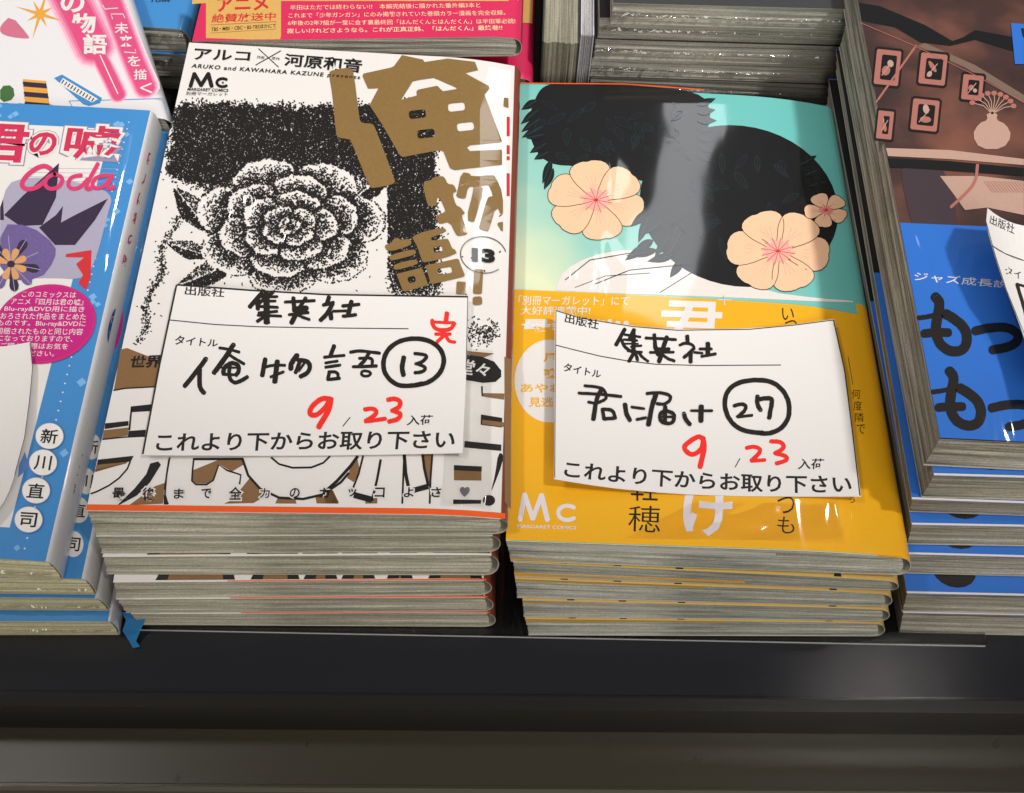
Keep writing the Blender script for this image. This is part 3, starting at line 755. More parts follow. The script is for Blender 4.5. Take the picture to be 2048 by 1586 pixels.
lines('letter_outline', covA, [
    (L_([(700, 68), (680, 200), (670, 330), (690, 400)]), 2.2), (L_([(885, 60), (875, 150), (870, 230), (900, 258), (980, 258), (1030, 225), (1070, 110), (1130, 150), (1235, 185), (1225, 255)]), 2.2),
    (L_([(1245, 60), (1290, 190), (1380, 290), (1520, 355), (1700, 365), (1850, 330), (1980, 240), (2040, 170)]), 3.2),
    (L_([(1460, 55), (1520, 105), (1620, 132), (1760, 130), (1850, 95), (1900, 45)]), 2.5),
    (L_([(890, 68), (1250, 66)]), 3),
    (L9([(0, 310), (90, 230), (190, 120), (245, 45)]), 4), (L9([(285, 40), (250, 180), (210, 280)]), 2.5),
    (L9([(415, 70), (390, 210), (350, 380)]), 3.2), (L9([(590, 35), (575, 400)]), 2.5), (L9([(590, 30), (600, 170), (620, 270)]), 4.5),
    (L9([(725, 20), (740, 140), (770, 270)]), 3.5), (L9([(800, 20), (785, 230), (780, 400)]), 2.5), (L9([(660, 300), (770, 270)]), 7),
    (L9([(215, 335), (350, 370)]), 8)], BLACK, cA, 4)
ZHp = lambda pts: zz(ZH, pts)
poly('slogan_badge', covA, ZHp([(215, 275), (330, 290), (430, 330), (485, 400), (485, 450), (440, 490), (340, 497), (205, 475)]), BLACK, cA, 4)
text('band_lettering', covA, '堂々', ZHp(((165, 300), (412, 350), (370, 450), (140, 425))), WHITE, cA, 6, .02)
for Q, mt in (([(325, 525), (510, 525), (505, 590), (330, 605)], BLACK), ([(340, 583), (510, 583), (508, 632), (345, 607)], BROWN), ([(325, 748), (508, 778), (508, 855), (322, 830)], BLACK), ([(335, 790), (508, 812), (508, 848), (333, 826)], BROWN), ([(195, 958), (508, 990), (505, 1040), (192, 1010)], BLACK), ([(215, 245), (430, 265), (350, 295), (215, 275)], BROWN)):
    bz(Q, mt, 2 if mt is BLACK else 3, ZH)
bz([(340, 500), (505, 500), (505, 582), (340, 580)], WHITE, 3, ZH)
bz([(510, 290), (562, 310), (562, 1500), (512, 1440)], BROWN, 3, ZH)
text('band_lettering', covA, '世界', ((263, 712), (326, 709), (321, 735), (258, 737)), BLACK, cA, 5, .03)
for i, (ch, x) in enumerate(zip('最後まで全力のカッコよさ♥', (238, 298, 358, 413, 471, 530, 590, 649, 705, 760, 818, 873, 930))):
    y = 988 - i * .35
    h = 13 if ch not in 'まで力のカコよさ♥' else 10
    if ch == 'ッ': h = 8
    Q = ((x - h, y - h), (x + h, y - h), (x + h - 1, y + h), (x - h - 1, y + h))
    text('band_lettering', covA, ch, Q, WHITE, cA, 7, .12, grow=.10)
    text('band_lettering', covA, ch, Q, BLACK if ch != '♥' else ink('grey_print', (110, 106, 108)), cA, 8.6, .02)

# ---- handwritten card on it
def card(name, label, surf, top, right, bottom, left, thick=.25, n=26, m=16):
    """paper card: four edge polylines measured on its surface"""
    def ev(pl, t):
        d = [0.0]
        for a, b_ in zip(pl[:-1], pl[1:]): d.append(d[-1] + math.dist(a, b_))
        q = t * d[-1]
        for i in range(len(pl) - 1):
            if q <= d[i + 1] + 1e-9:
                f = (q - d[i]) / (d[i + 1] - d[i]); return np.array(pl[i]) * (1 - f) + np.array(pl[i + 1]) * f
        return np.array(pl[-1])
    top, bottom, left, right = [chaikin(e_, 2, False) if len(e_) > 2 else e_ for e_ in (top, bottom, left, right)]
    G = []
    for j in range(m + 1):
        t = j / m
        for i in range(n + 1):
            s = i / n
            G.append((1 - t) * ev(top, s) + t * ev(bottom, s) + (1 - s) * ev(left, t) + s * ev(right, t)
                     - ((1 - s) * (1 - t) * np.array(top[0]) + s * (1 - t) * np.array(top[-1]) + (1 - s) * t * np.array(bottom[0]) + s * t * np.array(bottom[-1])))
    P = surf.hit(np.array(G)); Q = P.copy(); Q[:, 2] -= thick
    V = np.concatenate([P, Q]); k = (n + 1) * (m + 1); Fc = []
    for j in range(m):
        for i in range(n):
            a = j * (n + 1) + i; q = [a, a + n + 1, a + n + 2, a + 1]; Fc.append(q); Fc.append([x + k for x in q[::-1]])
    for i in range(n): Fc.append([i + 1, i + k + 1, i + k, i]); a = m * (n + 1) + i; Fc.append([a, a + k, a + k + 1, a + 1])
    for j in range(m):
        a = j * (n + 1); Fc.append([a, a + k, a + n + 1 + k, a + n + 1]); a += n; Fc.append([a + n + 1, a + n + 1 + k, a + k, a])
    c0 = P.mean(0)
    o = link(name, V, Fc, CARD, None, loc=(c0[0], c0[1], P[:, 2].min() - thick), smooth=False)
    bm = bmesh.new(); bm.from_mesh(o.data); bmesh.ops.recalc_face_normals(bm, faces=bm.faces[:]); bm.to_mesh(o.data); bm.free()
    tag(o, label, 'card'); return o
sA = Sheet(lambda x, y: 60.95 + np.where(x > -58, 1.0, 1.7) * ((x + 58) / 45) ** 2 + .5 * np.clip((y - 5) / 28, -1, 1) ** 2 * 1.0 - .0 * x, 61)
kA = card('price_card', 'white card on the bronze and white comic, marked with a circled 13', sA, [(352, 568), (500, 579), (650, 588), (800, 590), (937, 592)],
          [(937, 592), (933, 740), (925, 906)], [(283, 910), (600, 912), (925, 906)], [(352, 568), (318, 730), (283, 910)])
lines('printed_rule', sA, [([(353, 569.5), (500, 580.5), (650, 589), (800, 591.5), (936, 593.5)], 3.4), ([(353, 570), (319, 730), (285.5, 908)], 3.6), ([(935.5, 594), (932, 740)], 1.3),
                           ([(340, 640), (430, 649), (517, 653.5), (670, 656), (817, 657.5)], 2.0)], CPRINT, kA, 1)
text('printed_lettering', sA, '出版社', ((371, 572), (450, 578), (448, 595), (369, 590)), CPRINT, kA, 1, .018)
text('printed_lettering', sA, 'タイトル', ((352, 670), (437, 679), (435, 694), (348, 689)), CPRINT, kA, 1, .022)
text('printed_lettering', sA, '入荷', zz(ZE, ((1330, 1305), (1622, 1300), (1618, 1412), (1318, 1422))), CPRINT, kA, 1, .018)
text('printed_lettering', sA, 'これより下からお取り下さい', ((314, 867), (912, 861), (908, 898), (311, 904)), CPRINT, kA, 1, .022)
S1 = [([(490, 140), (420, 215), (340, 305)], 55), ([(600, 140), (480, 230), (420, 290)], 45), ([(440, 190), (650, 190)], 34), ([(420, 240), (630, 240)], 34), ([(420, 300), (655, 312)], 36), ([(440, 375), (650, 357)], 34), ([(530, 160), (530, 480)], 72), ([(430, 210), (430, 330)], 50), ([(430, 400), (695, 412)], 32), ([(500, 420), (425, 470)], 40), ([(530, 400), (545, 485)], 52),
      ([(740, 252), (1075, 235)], 36), ([(835, 205), (845, 350)], 50), ([(975, 205), (920, 290)], 46), ([(840, 330), (985, 320)], 62), ([(850, 330), (1000, 370)], 40), ([(785, 395), (1005, 372)], 34), ([(920, 300), (860, 400), (815, 485)], 58), ([(890, 400), (960, 432), (1018, 450)], 34),
      ([(1240, 195), (1215, 275)], 50), ([(1175, 285), (1290, 255)], 40), ([(1280, 270), (1230, 370), (1145, 458)], 50), ([(1255, 370), (1265, 440)], 52), ([(1290, 355), (1440, 350)], 34), ([(1495, 245), (1460, 385)], 52), ([(1395, 295), (1582, 277)], 38), ([(1400, 412), (1545, 395)], 40)]
strokes('marker_lettering', sA, S1, MARK, kA, 2, ZC)
S2 = [([(490, 390), (400, 520), (200, 765)], 66), ([(405, 530), (400, 740), (425, 820), (465, 858)], 66), ([(675, 245), (800, 262), (945, 302)], 42), ([(865, 200), (770, 360), (600, 585)], 70), ([(800, 330), (900, 400), (1010, 462)], 44), ([(840, 450), (760, 490), (725, 560), (735, 600)], 62), ([(850, 450), (930, 470), (945, 560), (900, 615)], 62), ([(700, 515), (930, 515)], 30), ([(820, 450), (800, 640), (870, 728), (960, 700), (1055, 640)], 56), ([(720, 605), (900, 612)], 40),
      ([(1300, 400), (1260, 620)], 66), ([(1300, 505), (1400, 480), (1570, 482)], 42), ([(1465, 430), (1432, 705)], 74), ([(1375, 640), (1550, 572)], 42), ([(1735, 345), (1650, 460), (1650, 530)], 72), ([(1750, 410), (1880, 420), (1918, 500), (1880, 590), (1780, 635)], 62), ([(1775, 430), (1715, 580)], 56), ([(1850, 430), (1760, 560)], 34)]
strokes('marker_lettering', sA, S2, MARK, kA, 2, ZD)
S3 = [([(500, 520), (455, 640)], 50), ([(388, 648), (615, 627)], 36), ([(402, 712), (538, 692)], 34), ([(402, 762), (568, 737)], 36), ([(445, 820), (428, 900)], 44), ([(440, 815), (540, 815), (548, 890)], 38), ([(430, 902), (560, 886)], 40),
      ([(685, 592), (780, 572), (1015, 602)], 38), ([(900, 590), (850, 680), (790, 740)], 44), ([(785, 660), (935, 652), (930, 740)], 36), ([(715, 757), (980, 747)], 38), ([(860, 803), (910, 815), (912, 850), (860, 866), (810, 850), (808, 815), (830, 803), (845, 801), (860, 803)], 32),
      ([(1490, 948), (1400, 972), (1230, 972), (1120, 900), (1055, 790), (1062, 650), (1130, 530), (1270, 450), (1440, 432), (1590, 462), (1700, 545), (1750, 660), (1725, 790), (1640, 890), (1540, 945), (1440, 962)], 54),
      ([(1290, 650), (1265, 760), (1285, 850)], 56), ([(1412, 606), (1570, 622), (1500, 705), (1425, 722)], 40), ([(1445, 722), (1540, 760), (1515, 812), (1415, 824)], 40)]
strokes('marker_lettering', sA, S3, MARK, kA, 2, ZE)
S4 = [([(1778, 150), (1765, 250)], 54), ([(1612, 230), (1615, 290), (1670, 342), (1820, 340), (1862, 265)], 46), ([(1612, 248), (1730, 255), (1860, 258)], 34), ([(1650, 385), (1815, 385)], 38), ([(1745, 400), (1665, 478)], 42), ([(1765, 400), (1800, 470), (1868, 476)], 38),
      ([(450, 1120), (350, 1110), (225, 1230), (225, 1300), (300, 1312), (400, 1220), (450, 1130)], 58), ([(462, 1120), (440, 1250), (325, 1440)], 64),
      ([(848, 1240), (940, 1225), (985, 1262), (960, 1310), (855, 1370)], 50), ([(855, 1375), (960, 1362), (1080, 1345)], 46),
      ([(1108, 1130), (1190, 1115), (1258, 1150), (1235, 1220), (1155, 1255)], 52), ([(1185, 1258), (1262, 1290), (1232, 1350), (1120, 1378)], 52)]
strokes('red_marker_lettering', sA, S4, REDM, kA, 3, ZE)
strokes('printed_slash', sA, [([(680, 1330), (600, 1428)], 11)], CPRINT, kA, 2, ZE, False)

def film_fold(surf, quad, parent, h=.5, curl=(0, 1), n=22, m=8, wav=.12):
    TL, TR, BR, BL = [np.array(q_, float) for q_ in quad]; G = []; H_ = []
    for j in range(m + 1):
        t = j / m
        for i in range(n + 1):
            s_ = i / n
            p = TL * (1 - s_) * (1 - t) + TR * s_ * (1 - t) + BR * s_ * t + BL * (1 - s_) * t
            G.append(p + np.array([1.5 * math.sin(7 * t + 2), 1.2 * math.sin(9 * s_)]) * (i in (0, n) or j in (0, m)))
            H_.append(.48 + h * (curl[0] * (1 - s_) ** 4 + curl[1] * s_ ** 5) + wav * math.sin(11 * s_ + 2 * t) * math.sin(3 * t + 4 * s_))
    P = surf.hit(np.array(G), np.array(H_))
    Fc = [[j * (n + 1) + i, (j + 1) * (n + 1) + i, (j + 1) * (n + 1) + i + 1, j * (n + 1) + i + 1] for j in range(m) for i in range(n)]
    link('film_fold', P, Fc, FOLD, parent, smooth=True)
FOLD = clear_film('clear_folded_film', .0)
for n_ in FOLD.node_tree.nodes:
    if n_.type == 'TEX_NOISE': n_.inputs['Scale'].default_value = 55
    if n_.type == 'BSDF_GLOSSY': n_.inputs['Roughness'].default_value = .07
    if n_.type == 'FRESNEL': n_.inputs[0].default_value = 1.3
film_fold(covA, ((905, 700), (985, 702), (982, 1020), (880, 1012)), bA, .5, (.2, .5))
# ---- stack with the yellow band
def teal_cover():
    m = bpy.data.materials.new('pale_green_to_teal_wash'); nt, b = nodes(m); N, L = nt.nodes, nt.links
    geo = N.new('ShaderNodeNewGeometry'); sp = N.new('ShaderNodeSeparateXYZ'); L.new(geo.outputs['Position'], sp.inputs[0])
    n = N.new('ShaderNodeTexNoise'); n.inputs['Scale'].default_value = 22; n.inputs['Detail'].default_value = 3; L.new(geo.outputs['Position'], n.inputs['Vector'])
    mr = N.new('ShaderNodeMapRange'); mr.inputs['From Min'].default_value = 0.02; mr.inputs['From Max'].default_value = .19
    a = N.new('ShaderNodeMath'); a.operation = 'ADD'; L.new(sp.outputs[0], a.inputs[0]); L.new(sp.outputs[1], a.inputs[1])
    a2 = N.new('ShaderNodeMath'); a2.operation = 'MULTIPLY_ADD'; a2.inputs[1].default_value = .06; L.new(n.outputs[0], a2.inputs[0]); L.new(a.outputs[0], a2.inputs[2])
    L.new(a2.outputs[0], mr.inputs['Value'])
    r = N.new('ShaderNodeValToRGB'); e = r.color_ramp.elements
    e[0].position = .15; e[0].color = lin((196, 226, 208)) + (1,); e[1].position = .95; e[1].color = lin((104, 192, 188)) + (1,)
    x = e.new(.38); x.color = lin((226, 234, 196)) + (1,); x = e.new(.6); x.color = lin((150, 206, 194)) + (1,)
    L.new(mr.outputs[0], r.inputs[0]); L.new(r.outputs[0], b.inputs['Base Color']); b.inputs['Roughness'].default_value = .4
    film(nt, b); return m
TEAL = teal_cover()
covB = Cover((0, -40, 50), (112.6, -39.6, 51.5), (109.8, 129.5, 51.5), (-2.2, 133.2, 50), drop=3.4, dw=34)
GREYW = ink('grey_white_flap', (188, 186, 182), film_on=False)
bB, cB = book('teal comic with black shapes and yellow band, topmost of its stack, under a curled card', covB, 9.9, [TEAL], PAGES_B, 'comics in the yellow banded stack', shift=((1.6, -2.2), (1.0, -2.4)),
              flaps=[(.0, .66, .72, .9, GREYW, 'cover_flap'), (.0, .62, .06, .24, ink('yellow_flap', (226, 166, 30), film_on=False), 'band_flap')])
cB.data.materials.append(YELLOW)
for p in cB.data.polygons:
    w0 = p.center * 1000 + Vector(ORG[cB.name]) if False else np.array(p.center) * 1000 + ORG[cB.name]
    if w0[0] > 104.5 and w0[1] < 44 and p.material_index == 0: p.material_index = 2
YSHADE = ink('shaded_yellow_print', (206, 172, 96))  # same yellow, dulled in its colour for the shade down the stack
YF = ink('yellow_flap', (226, 166, 30), film_on=False)
rowsB = [((1026, 1125), (1800, 1161), 40, (1029, 1154), (1798, 1182), 30.6), ((1030, 1158), (1788, 1187), 30.5, (1034, 1196), (1784, 1214), 20.8), ((1045, 1201), (1784, 1218), 20.7, (1047, 1234), (1777, 1243), 11.2), ((1050, 1238), (1774, 1246), 11.1, (1057, 1271), (1768, 1273), SH)]
for i, (c_, T_, sft) in enumerate(stack_from(rowsB, 172, None, None, drop=1.2)):
    fl_ = [(.0, .6, .04, .24, YF, 'band_flap')] if i == 0 else [(.0, (.5, .45, .55)[i - 1], .80, .93, ink('ochre_flap', (190, 150, 70), film_on=False), 'band_flap')]
    b_, cc = book('%s comic down in the yellow banded stack, page edges to the front' % ORD[i + 1], c_, T_, YSHADE, PAGES_B, 'comics in the yellow banded stack', flaps=fl_, shift=sft)
    for u in (.12, .26, .42, .83):
        poly('letter_foot', c_, [(u, .002), (u + .02, .002), (u + .018, .012), (u + .004, .014)], BLACK, cc, 1, px=False)
# generic stand-in artwork: overlapping dark rounds, peach rounds and a pale sweep
PINKB = ink('pink_blush_print', (236, 172, 160), var=.08); OFFW = ink('offwhite_print', (230, 224, 220)); TEALD = ink('deep_teal_print', (34, 66, 70))
poly('cover_artwork', covB, [(1086, 169), (1130, 167.5), (1250, 169), (1402, 182), (1424, 225), (1412, 272), (1390, 330), (1330, 372), (1240, 352), (1160, 332), (1100, 330), (1068, 300), (1055, 250), (1066, 205)], NAVY, cB, 1, smooth=2)
poly('cover_artwork', covB, chaikin([(1112, 574), (1128, 540), (1180, 512), (1250, 498), (1330, 505), (1450, 545), (1530, 583), (1640, 597), (1706, 601), (1706, 606), (1400, 592), (1112, 583)], 1), OFFW, cB, 2)
poly('cover_artwork', covB, ell(1478, 412, 200, 160, 12, 48), NAVY, cB, 3)
def leaf(cx, cy, ln, wd, ang, mat, layer):
    a_ = math.radians(ang); ux, uy = math.cos(a_), math.sin(a_)
    up = [(cx + ux * ln * t - uy * wd * math.sin(math.pi * t ** .8), cy + uy * ln * t + ux * wd * math.sin(math.pi * t ** .8)) for t in [k / 8 for k in range(9)]]
    dn = [(cx + ux * ln * t + uy * wd * math.sin(math.pi * t ** .8), cy + uy * ln * t - ux * wd * math.sin(math.pi * t ** .8)) for t in [k / 8 for k in range(7, 0, -1)]]
    poly('leaf_artwork', covB, up + dn, mat, cB, layer)
    lines('leaf_artwork', covB, [([(cx + ux * ln * .08, cy + uy * ln * .08), (cx + ux * ln * .9, cy + uy * ln * .9)], 1.2)], TEALD if mat is NAVY else NAVY, cB, layer + .4)
for k in range(9): leaf(1075 + 4 * k, 200 + 17 * k, rnd.uniform(34, 52), 8, 165 + rnd.uniform(-25, 25) - k * 5, NAVY, 3.5 + .05 * k)
for k in range(11): leaf(1330 + 35 * math.cos(k), 520 - 10 * k, rnd.uniform(40, 64), 9, 120 + rnd.uniform(-20, 50), NAVY, 4.0 + .05 * k)
for k in range(7): leaf(1395, 210 + 16 * k, rnd.uniform(30, 46), 7, -20 + 9 * k, NAVY, 3.6 + .05 * k)
for k in range(9): leaf(1600 + 8 * k, 330 + 21 * k, rnd.uniform(28, 42), 7, -30 + 8 * k, NAVY, 4.6 + .05 * k) if k < 6 else None
def blossom(cx, cy, R, rot, sy, layer, n=6):
    for k in range(n):
        a_ = rot + 2 * math.pi * k / n
        pts = []
        for t, w_ in ((0, .05), (.25, .20), (.5, .36), (.75, .43), (.93, .33), (1.0, .10), (.97, -.02), (1.0, -.12), (.92, -.34), (.75, -.43), (.5, -.36), (.25, -.20), (0, -.05)):
            x, y = R * t, R * w_
            pts.append((cx + x * math.cos(a_) - y * math.sin(a_), cy + (x * math.sin(a_) + y * math.cos(a_)) * sy))
        q = chaikin(pts, 1)
        poly('blossom_artwork', covB, q, PEACH, cB, layer + .35 * k)
        lines('blossom_artwork', covB, [(q + [q[0]], 1.3)], NAVY, cB, layer + .35 * k + .15)
        vein = []
        for w_ in (-.13, 0, .13):
            vein.append(([(cx + R * .22 * math.cos(a_) , cy + R * .22 * math.sin(a_) * sy), (cx + R * .62 * math.cos(a_ + w_ * 1.3), cy + R * .62 * math.sin(a_ + w_ * 1.3) * sy)], 1.1))
        lines('blossom_artwork', covB, vein, PINKB, cB, layer + .35 * k + .15)
    L2 = layer + .35 * n + .3
    poly('blossom_artwork', covB, [(cx + R * .24 * r_ * math.cos(t), cy + R * .24 * r_ * math.sin(t) * sy) for t, r_ in [(math.pi * k / 12, 1 + .18 * (k % 2)) for k in range(24)]], PINKB, cB, L2)
    st = [([(cx, cy), (cx + R * .33 * math.cos(t), cy + R * .33 * math.sin(t) * sy)], 1.2) for t in [k * .52 + .2 for k in range(12)]]
    lines('blossom_artwork', covB, st, RED, cB, L2 + .3)
FOL = [ink('deep_green_black_print', (26, 44, 46)), ink('bluish_black_print', (30, 36, 50))]
for k in range(58):
    if k % 2: x_, y_ = rnd.uniform(1085, 1370), rnd.uniform(190, 320)
    else:
        t_ = rnd.uniform(0, 6.28); q_ = rnd.uniform(.1, .8) ** .5; x_, y_ = 1478 + 165 * q_ * math.cos(t_), 405 + 125 * q_ * math.sin(t_)
    an_ = rnd.uniform(20, 160); ln_ = rnd.uniform(26, 48); a_ = math.radians(an_); w_ = rnd.uniform(5, 8)
    ux, uy = math.cos(a_), math.sin(a_)
    pts = [(x_ + ux * ln_ * t - uy * w_ * math.sin(math.pi * t ** .8) * sg, y_ + uy * ln_ * t + ux * w_ * math.sin(math.pi * t ** .8) * sg) for sg, ts in ((1, [j / 6 for j in range(7)]), (-1, [j / 6 for j in range(5, 0, -1)])) for t in ts]
    lines('leaf_artwork', covB, [(pts + [pts[0]], 1.5), ([(x_, y_), (x_ + ux * ln_, y_ + uy * ln_)], 1.1)], FOL[k % 3 % 2], cB, 3.6 + .01 * k)
blossom(1192, 400, 98, .35, .82, 4.2)
blossom(1556, 502, 104, .1, .8, 5.4)
blossom(1652, 420, 44, .5, .8, 5.2, 5)
lines('cover_artwork', covB, [([(1130, 560), (1180, 520), (1260, 506)], 1.8), ([(1190, 568), (1260, 540), (1340, 532), (1400, 528)], 1.8), ([(1320, 585), (1360, 560), (1400, 535)], 1.6), ([(1150, 575), (1210, 552), (1300, 546)], 1.2)], NAVY, cB, 4)
lines('cover_edge_stripe', covB, [([(1036, 166), (1130, 167), (1250, 168), (1340, 174), (1408, 180)], 2.0)], ORANGE, cB, 5)
poly('paper_band', covB, [(0, .0012), (.975, .0012), (.975, .474), (.8, .480), (.4, .484), (0, .484)], YELLOW, cB, 9.0, px=False)
WB = WHITE
text('band_lettering', covB, '「別冊マーガレット」にて', ((1038, 591), (1258, 592), (1257, 611), (1036, 610)), WB, cB, 10, .004)
text('band_lettering', covB, '大好評連載中!', ((1042, 612), (1181, 613), (1180, 630), (1041, 630)), WB, cB, 10, .006)
text('band_lettering', covB, '最新刊!!', ((1043, 637), (1258, 638), (1258, 662), (1042, 664)), WB, cB, 10, .03)
poly('band_disc', covB, ell(1100, 762, 71, 83), WB, cB, 10)
text('band_lettering', covB, '風早', ((1086, 706), (1160, 706), (1160, 724), (1086, 724)), YELLOW, cB, 11, .02)
text('band_lettering', covB, '爽子', ((1086, 736), (1160, 736), (1160, 756), (1086, 756)), YELLOW, cB, 11, .02)
text('band_lettering', covB, 'あやね', ((1041, 767), (1128, 767), (1128, 785), (1041, 785)), YELLOW, cB, 11, .02)
text('band_lettering', covB, '見逃せ', ((1058, 794), (1130, 794), (1130, 814), (1057, 814)), YELLOW, cB, 11, .02)
text('title_lettering', covB, '君', ((1321, 600), (1446, 604), (1440, 712), (1312, 708)), WB, cB, 10, .02)
text('title_lettering', covB, 'け', ((1366, 980), (1466, 985), (1462, 1076), (1366, 1068)), LILAC, cB, 10, .03)
lines('sparkle', covB, [([(1436, 599), (1464, 600)], 1.4), ([(1449, 590), (1449, 610)], 1.4)], WB, cB, 11)
col('band_lettering', covB, 'いつ', 1576, 628, 1582, 652, 24, BLACK, cB, 10, 0.0)
col('band_lettering', covB, 'つも', 1572, 1010, 1572, 1050, 34, BLACK, cB, 10, -.004)
lines('band_rule', covB, [([(1696, 713), (1706, 770)], 1.2)], BLACK, cB, 10)
col('band_lettering', covB, '何度隣で', 1712, 788, 1722, 858, 17, BLACK, cB, 10, -.004, 0, 1.1)
col('band_lettering', covB, 'う', 1704, 1000, 1704, 1000, 12, BLACK, cB, 10, 0)
text('author_lettering', covB, '軽', ((1262, 945), (1316, 946), (1316, 1003), (1262, 1001)), BLACK, cB, 10, 0)
text('author_lettering', covB, '穂', ((1258, 1011), (1322, 1012), (1320, 1066), (1256, 1062)), BLACK, cB, 10, -.004)
ZK = (1000, 560, 2.56)
strokes('imprint_logo', covB, [([(103, 1226), (126, 1098)], 25), ([(126, 1098), (168, 1222)], 25), ([(168, 1222), (212, 1102)], 25), ([(212, 1102), (243, 1228)], 27), (ell(345, 1192, 48, 37, 0, 16, 45, 315), 21)], LILAC, cB, 10, ZK, False)
text('imprint_lettering', covB, 'MARGARET COMICS', ((1035, 1049), (1153, 1052), (1152, 1059), (1034, 1056)), LILAC, cB, 10, .01)
film_fold(covB, ((1392, 1003), (1676, 1012), (1692, 1086), (1250, 1076)), bB, 1.3, (0, 1), 40)
# ---- card on it
sB = Sheet(lambda x, y: 51.6 + np.where(x < 62, 5.2 * ((x - 62) / 50) ** 2, 3.2 * ((x - 62) / 38) ** 2), 53)
kB = card('price_card', 'curled white card on the yellow banded comic, marked with a circled 27', sB, [(1110, 620), (1160, 635), (1265, 652), (1355, 659), (1500, 657), (1590, 649), (1668, 638)],
          [(1668, 638), (1690, 740), (1706, 860), (1722, 993)], [(1108, 958), (1200, 973), (1300, 984), (1420, 991), (1560, 993), (1722, 993)], [(1110, 620), (1109, 790), (1108, 958)])
lines('printed_rule', sB, [([(1111.5, 621), (1160, 636), (1265, 653), (1355, 660.5), (1500, 658.5), (1590, 650), (1667, 640)], 1.8), ([(1112, 622), (1110.5, 790), (1109.5, 956)], 1.5), ([(1667, 640), (1689, 740), (1704.5, 860), (1720, 991)], 2.4),
                           ([(1111, 690), (1140, 697.5), (1199, 712), (1256, 722), (1312, 728.5), (1400, 731), (1562, 730)], 1.9)], CPRINT, kB, 1)
text('printed_lettering', sB, '出版社', ((1131, 627), (1199, 640), (1196, 660), (1129, 645)), CPRINT, kB, 1, .018)
text('printed_lettering', sB, 'タイトル', ((1129, 725), (1203, 741), (1201, 757), (1126, 742)), CPRINT, kB, 1, .022)
text('printed_lettering', sB, '入荷', ((1597, 917), (1649, 917), (1647, 938), (1595, 939)), CPRINT, kB, 1, .018)
text('printed_lettering', sB, 'これより下からお取り下さい', ((1131, 921), (1702, 951), (1704, 987), (1127, 955)), CPRINT, kB, 1, .022, sag=9)
T1 = [([(700, 120), (590, 318)], 54), ([(820, 125), (760, 250)], 54), ([(700, 188), (900, 216)], 34), ([(690, 250), (860, 264)], 32), ([(700, 303), (870, 305)], 26), ([(780, 345), (915, 328)], 30), ([(655, 250), (700, 350), (785, 402)], 44), ([(812, 150), (815, 420)], 58), ([(740, 395), (920, 412)], 34), ([(830, 400), (755, 528)], 50), ([(840, 420), (865, 515)], 44), ([(880, 420), (930, 480), (1000, 528)], 36),
      ([(968, 230), (1160, 238), (1355, 252)], 38), ([(1080, 188), (1090, 330)], 50), ([(1240, 218), (1195, 350)], 56), ([(1090, 340), (1130, 440)], 58), ([(1090, 372), (1270, 372)], 46), ([(1025, 415), (1325, 412)], 36), ([(1190, 380), (1140, 530)], 60), ([(1170, 430), (1240, 490), (1335, 524)], 40),
      ([(1500, 205), (1505, 275)], 52), ([(1405, 322), (1470, 292), (1575, 310), (1590, 370)], 38), ([(1585, 365), (1530, 420), (1460, 478)], 44), ([(1545, 420), (1545, 535)], 54), ([(1590, 412), (1695, 425)], 34), ([(1765, 300), (1765, 448)], 60), ([(1660, 370), (1815, 370)], 36), ([(1685, 466), (1865, 432)], 38),
      ([(190, 842), (330, 850), (440, 885), (475, 1000), (400, 1045), (330, 1065)], 40), ([(115, 935), (400, 950), (655, 978)], 40), ([(400, 900), (340, 1000), (300, 1270)], 58), ([(235, 1050), (330, 1068)], 34), ([(415, 1142), (435, 1265)], 48), ([(430, 1140), (550, 1150), (578, 1245)], 46), ([(440, 1265), (585, 1252)], 46),
      ([(705, 1080), (720, 1200), (768, 1282)], 58), ([(790, 1112), (950, 1135)], 34), ([(855, 1272), (975, 1250)], 38),
      ([(985, 942), (1150, 925), (1290, 960), (1285, 1030), (1210, 1080), (1115, 1070)], 42), ([(1100, 960), (1050, 1100), (1005, 1340)], 62), ([(1220, 1110), (1215, 1320)], 54), ([(1240, 1168), (1155, 1180), (1150, 1280), (1210, 1325), (1320, 1322), (1345, 1200), (1250, 1165)], 48), ([(1180, 1240), (1330, 1240)], 32),
      ([(1458, 1195), (1480, 1270), (1535, 1335)], 56), ([(1550, 1160), (1820, 1160)], 34), ([(1682, 1105), (1676, 1290)], 66)]
strokes('marker_lettering', sB, T1, MARK, kB, 2, ZF)
T2 = [([(1270, 858), (1150, 855), (980, 820), (850, 730), (770, 600), (738, 430), (790, 270), (930, 170), (1120, 135), (1330, 140), (1480, 210), (1590, 340), (1635, 500), (1620, 660), (1530, 790), (1420, 850), (1300, 872), (1230, 862)], 66),
      ([(875, 490), (980, 458), (1045, 490), (1020, 560), (925, 640)], 52), ([(925, 640), (1120, 618)], 42), ([(1195, 360), (1190, 470), (1238, 548)], 62), ([(1215, 400), (1330, 382), (1400, 395), (1380, 510), (1355, 655)], 62)]
strokes('marker_lettering', sB, T2, MARK, kB, 3, ZG)
T3 = [([(440, 930), (380, 900), (190, 1030), (205, 1100), (300, 1170), (430, 1090), (450, 990)], 66), ([(450, 930), (472, 1060), (410, 1325)], 74),
      ([(1045, 1065), (1150, 1042), (1235, 1075), (1220, 1140), (1112, 1235)], 58), ([(1112, 1242), (1295, 1228)], 50),
      ([(1380, 975), (1500, 975), (1562, 1030), (1530, 1090), (1435, 1138)], 60), ([(1455, 1140), (1605, 1180), (1590, 1240), (1455, 1275)], 58)]
strokes('red_marker_lettering', sB, T3, REDM, kB, 2, ZG)
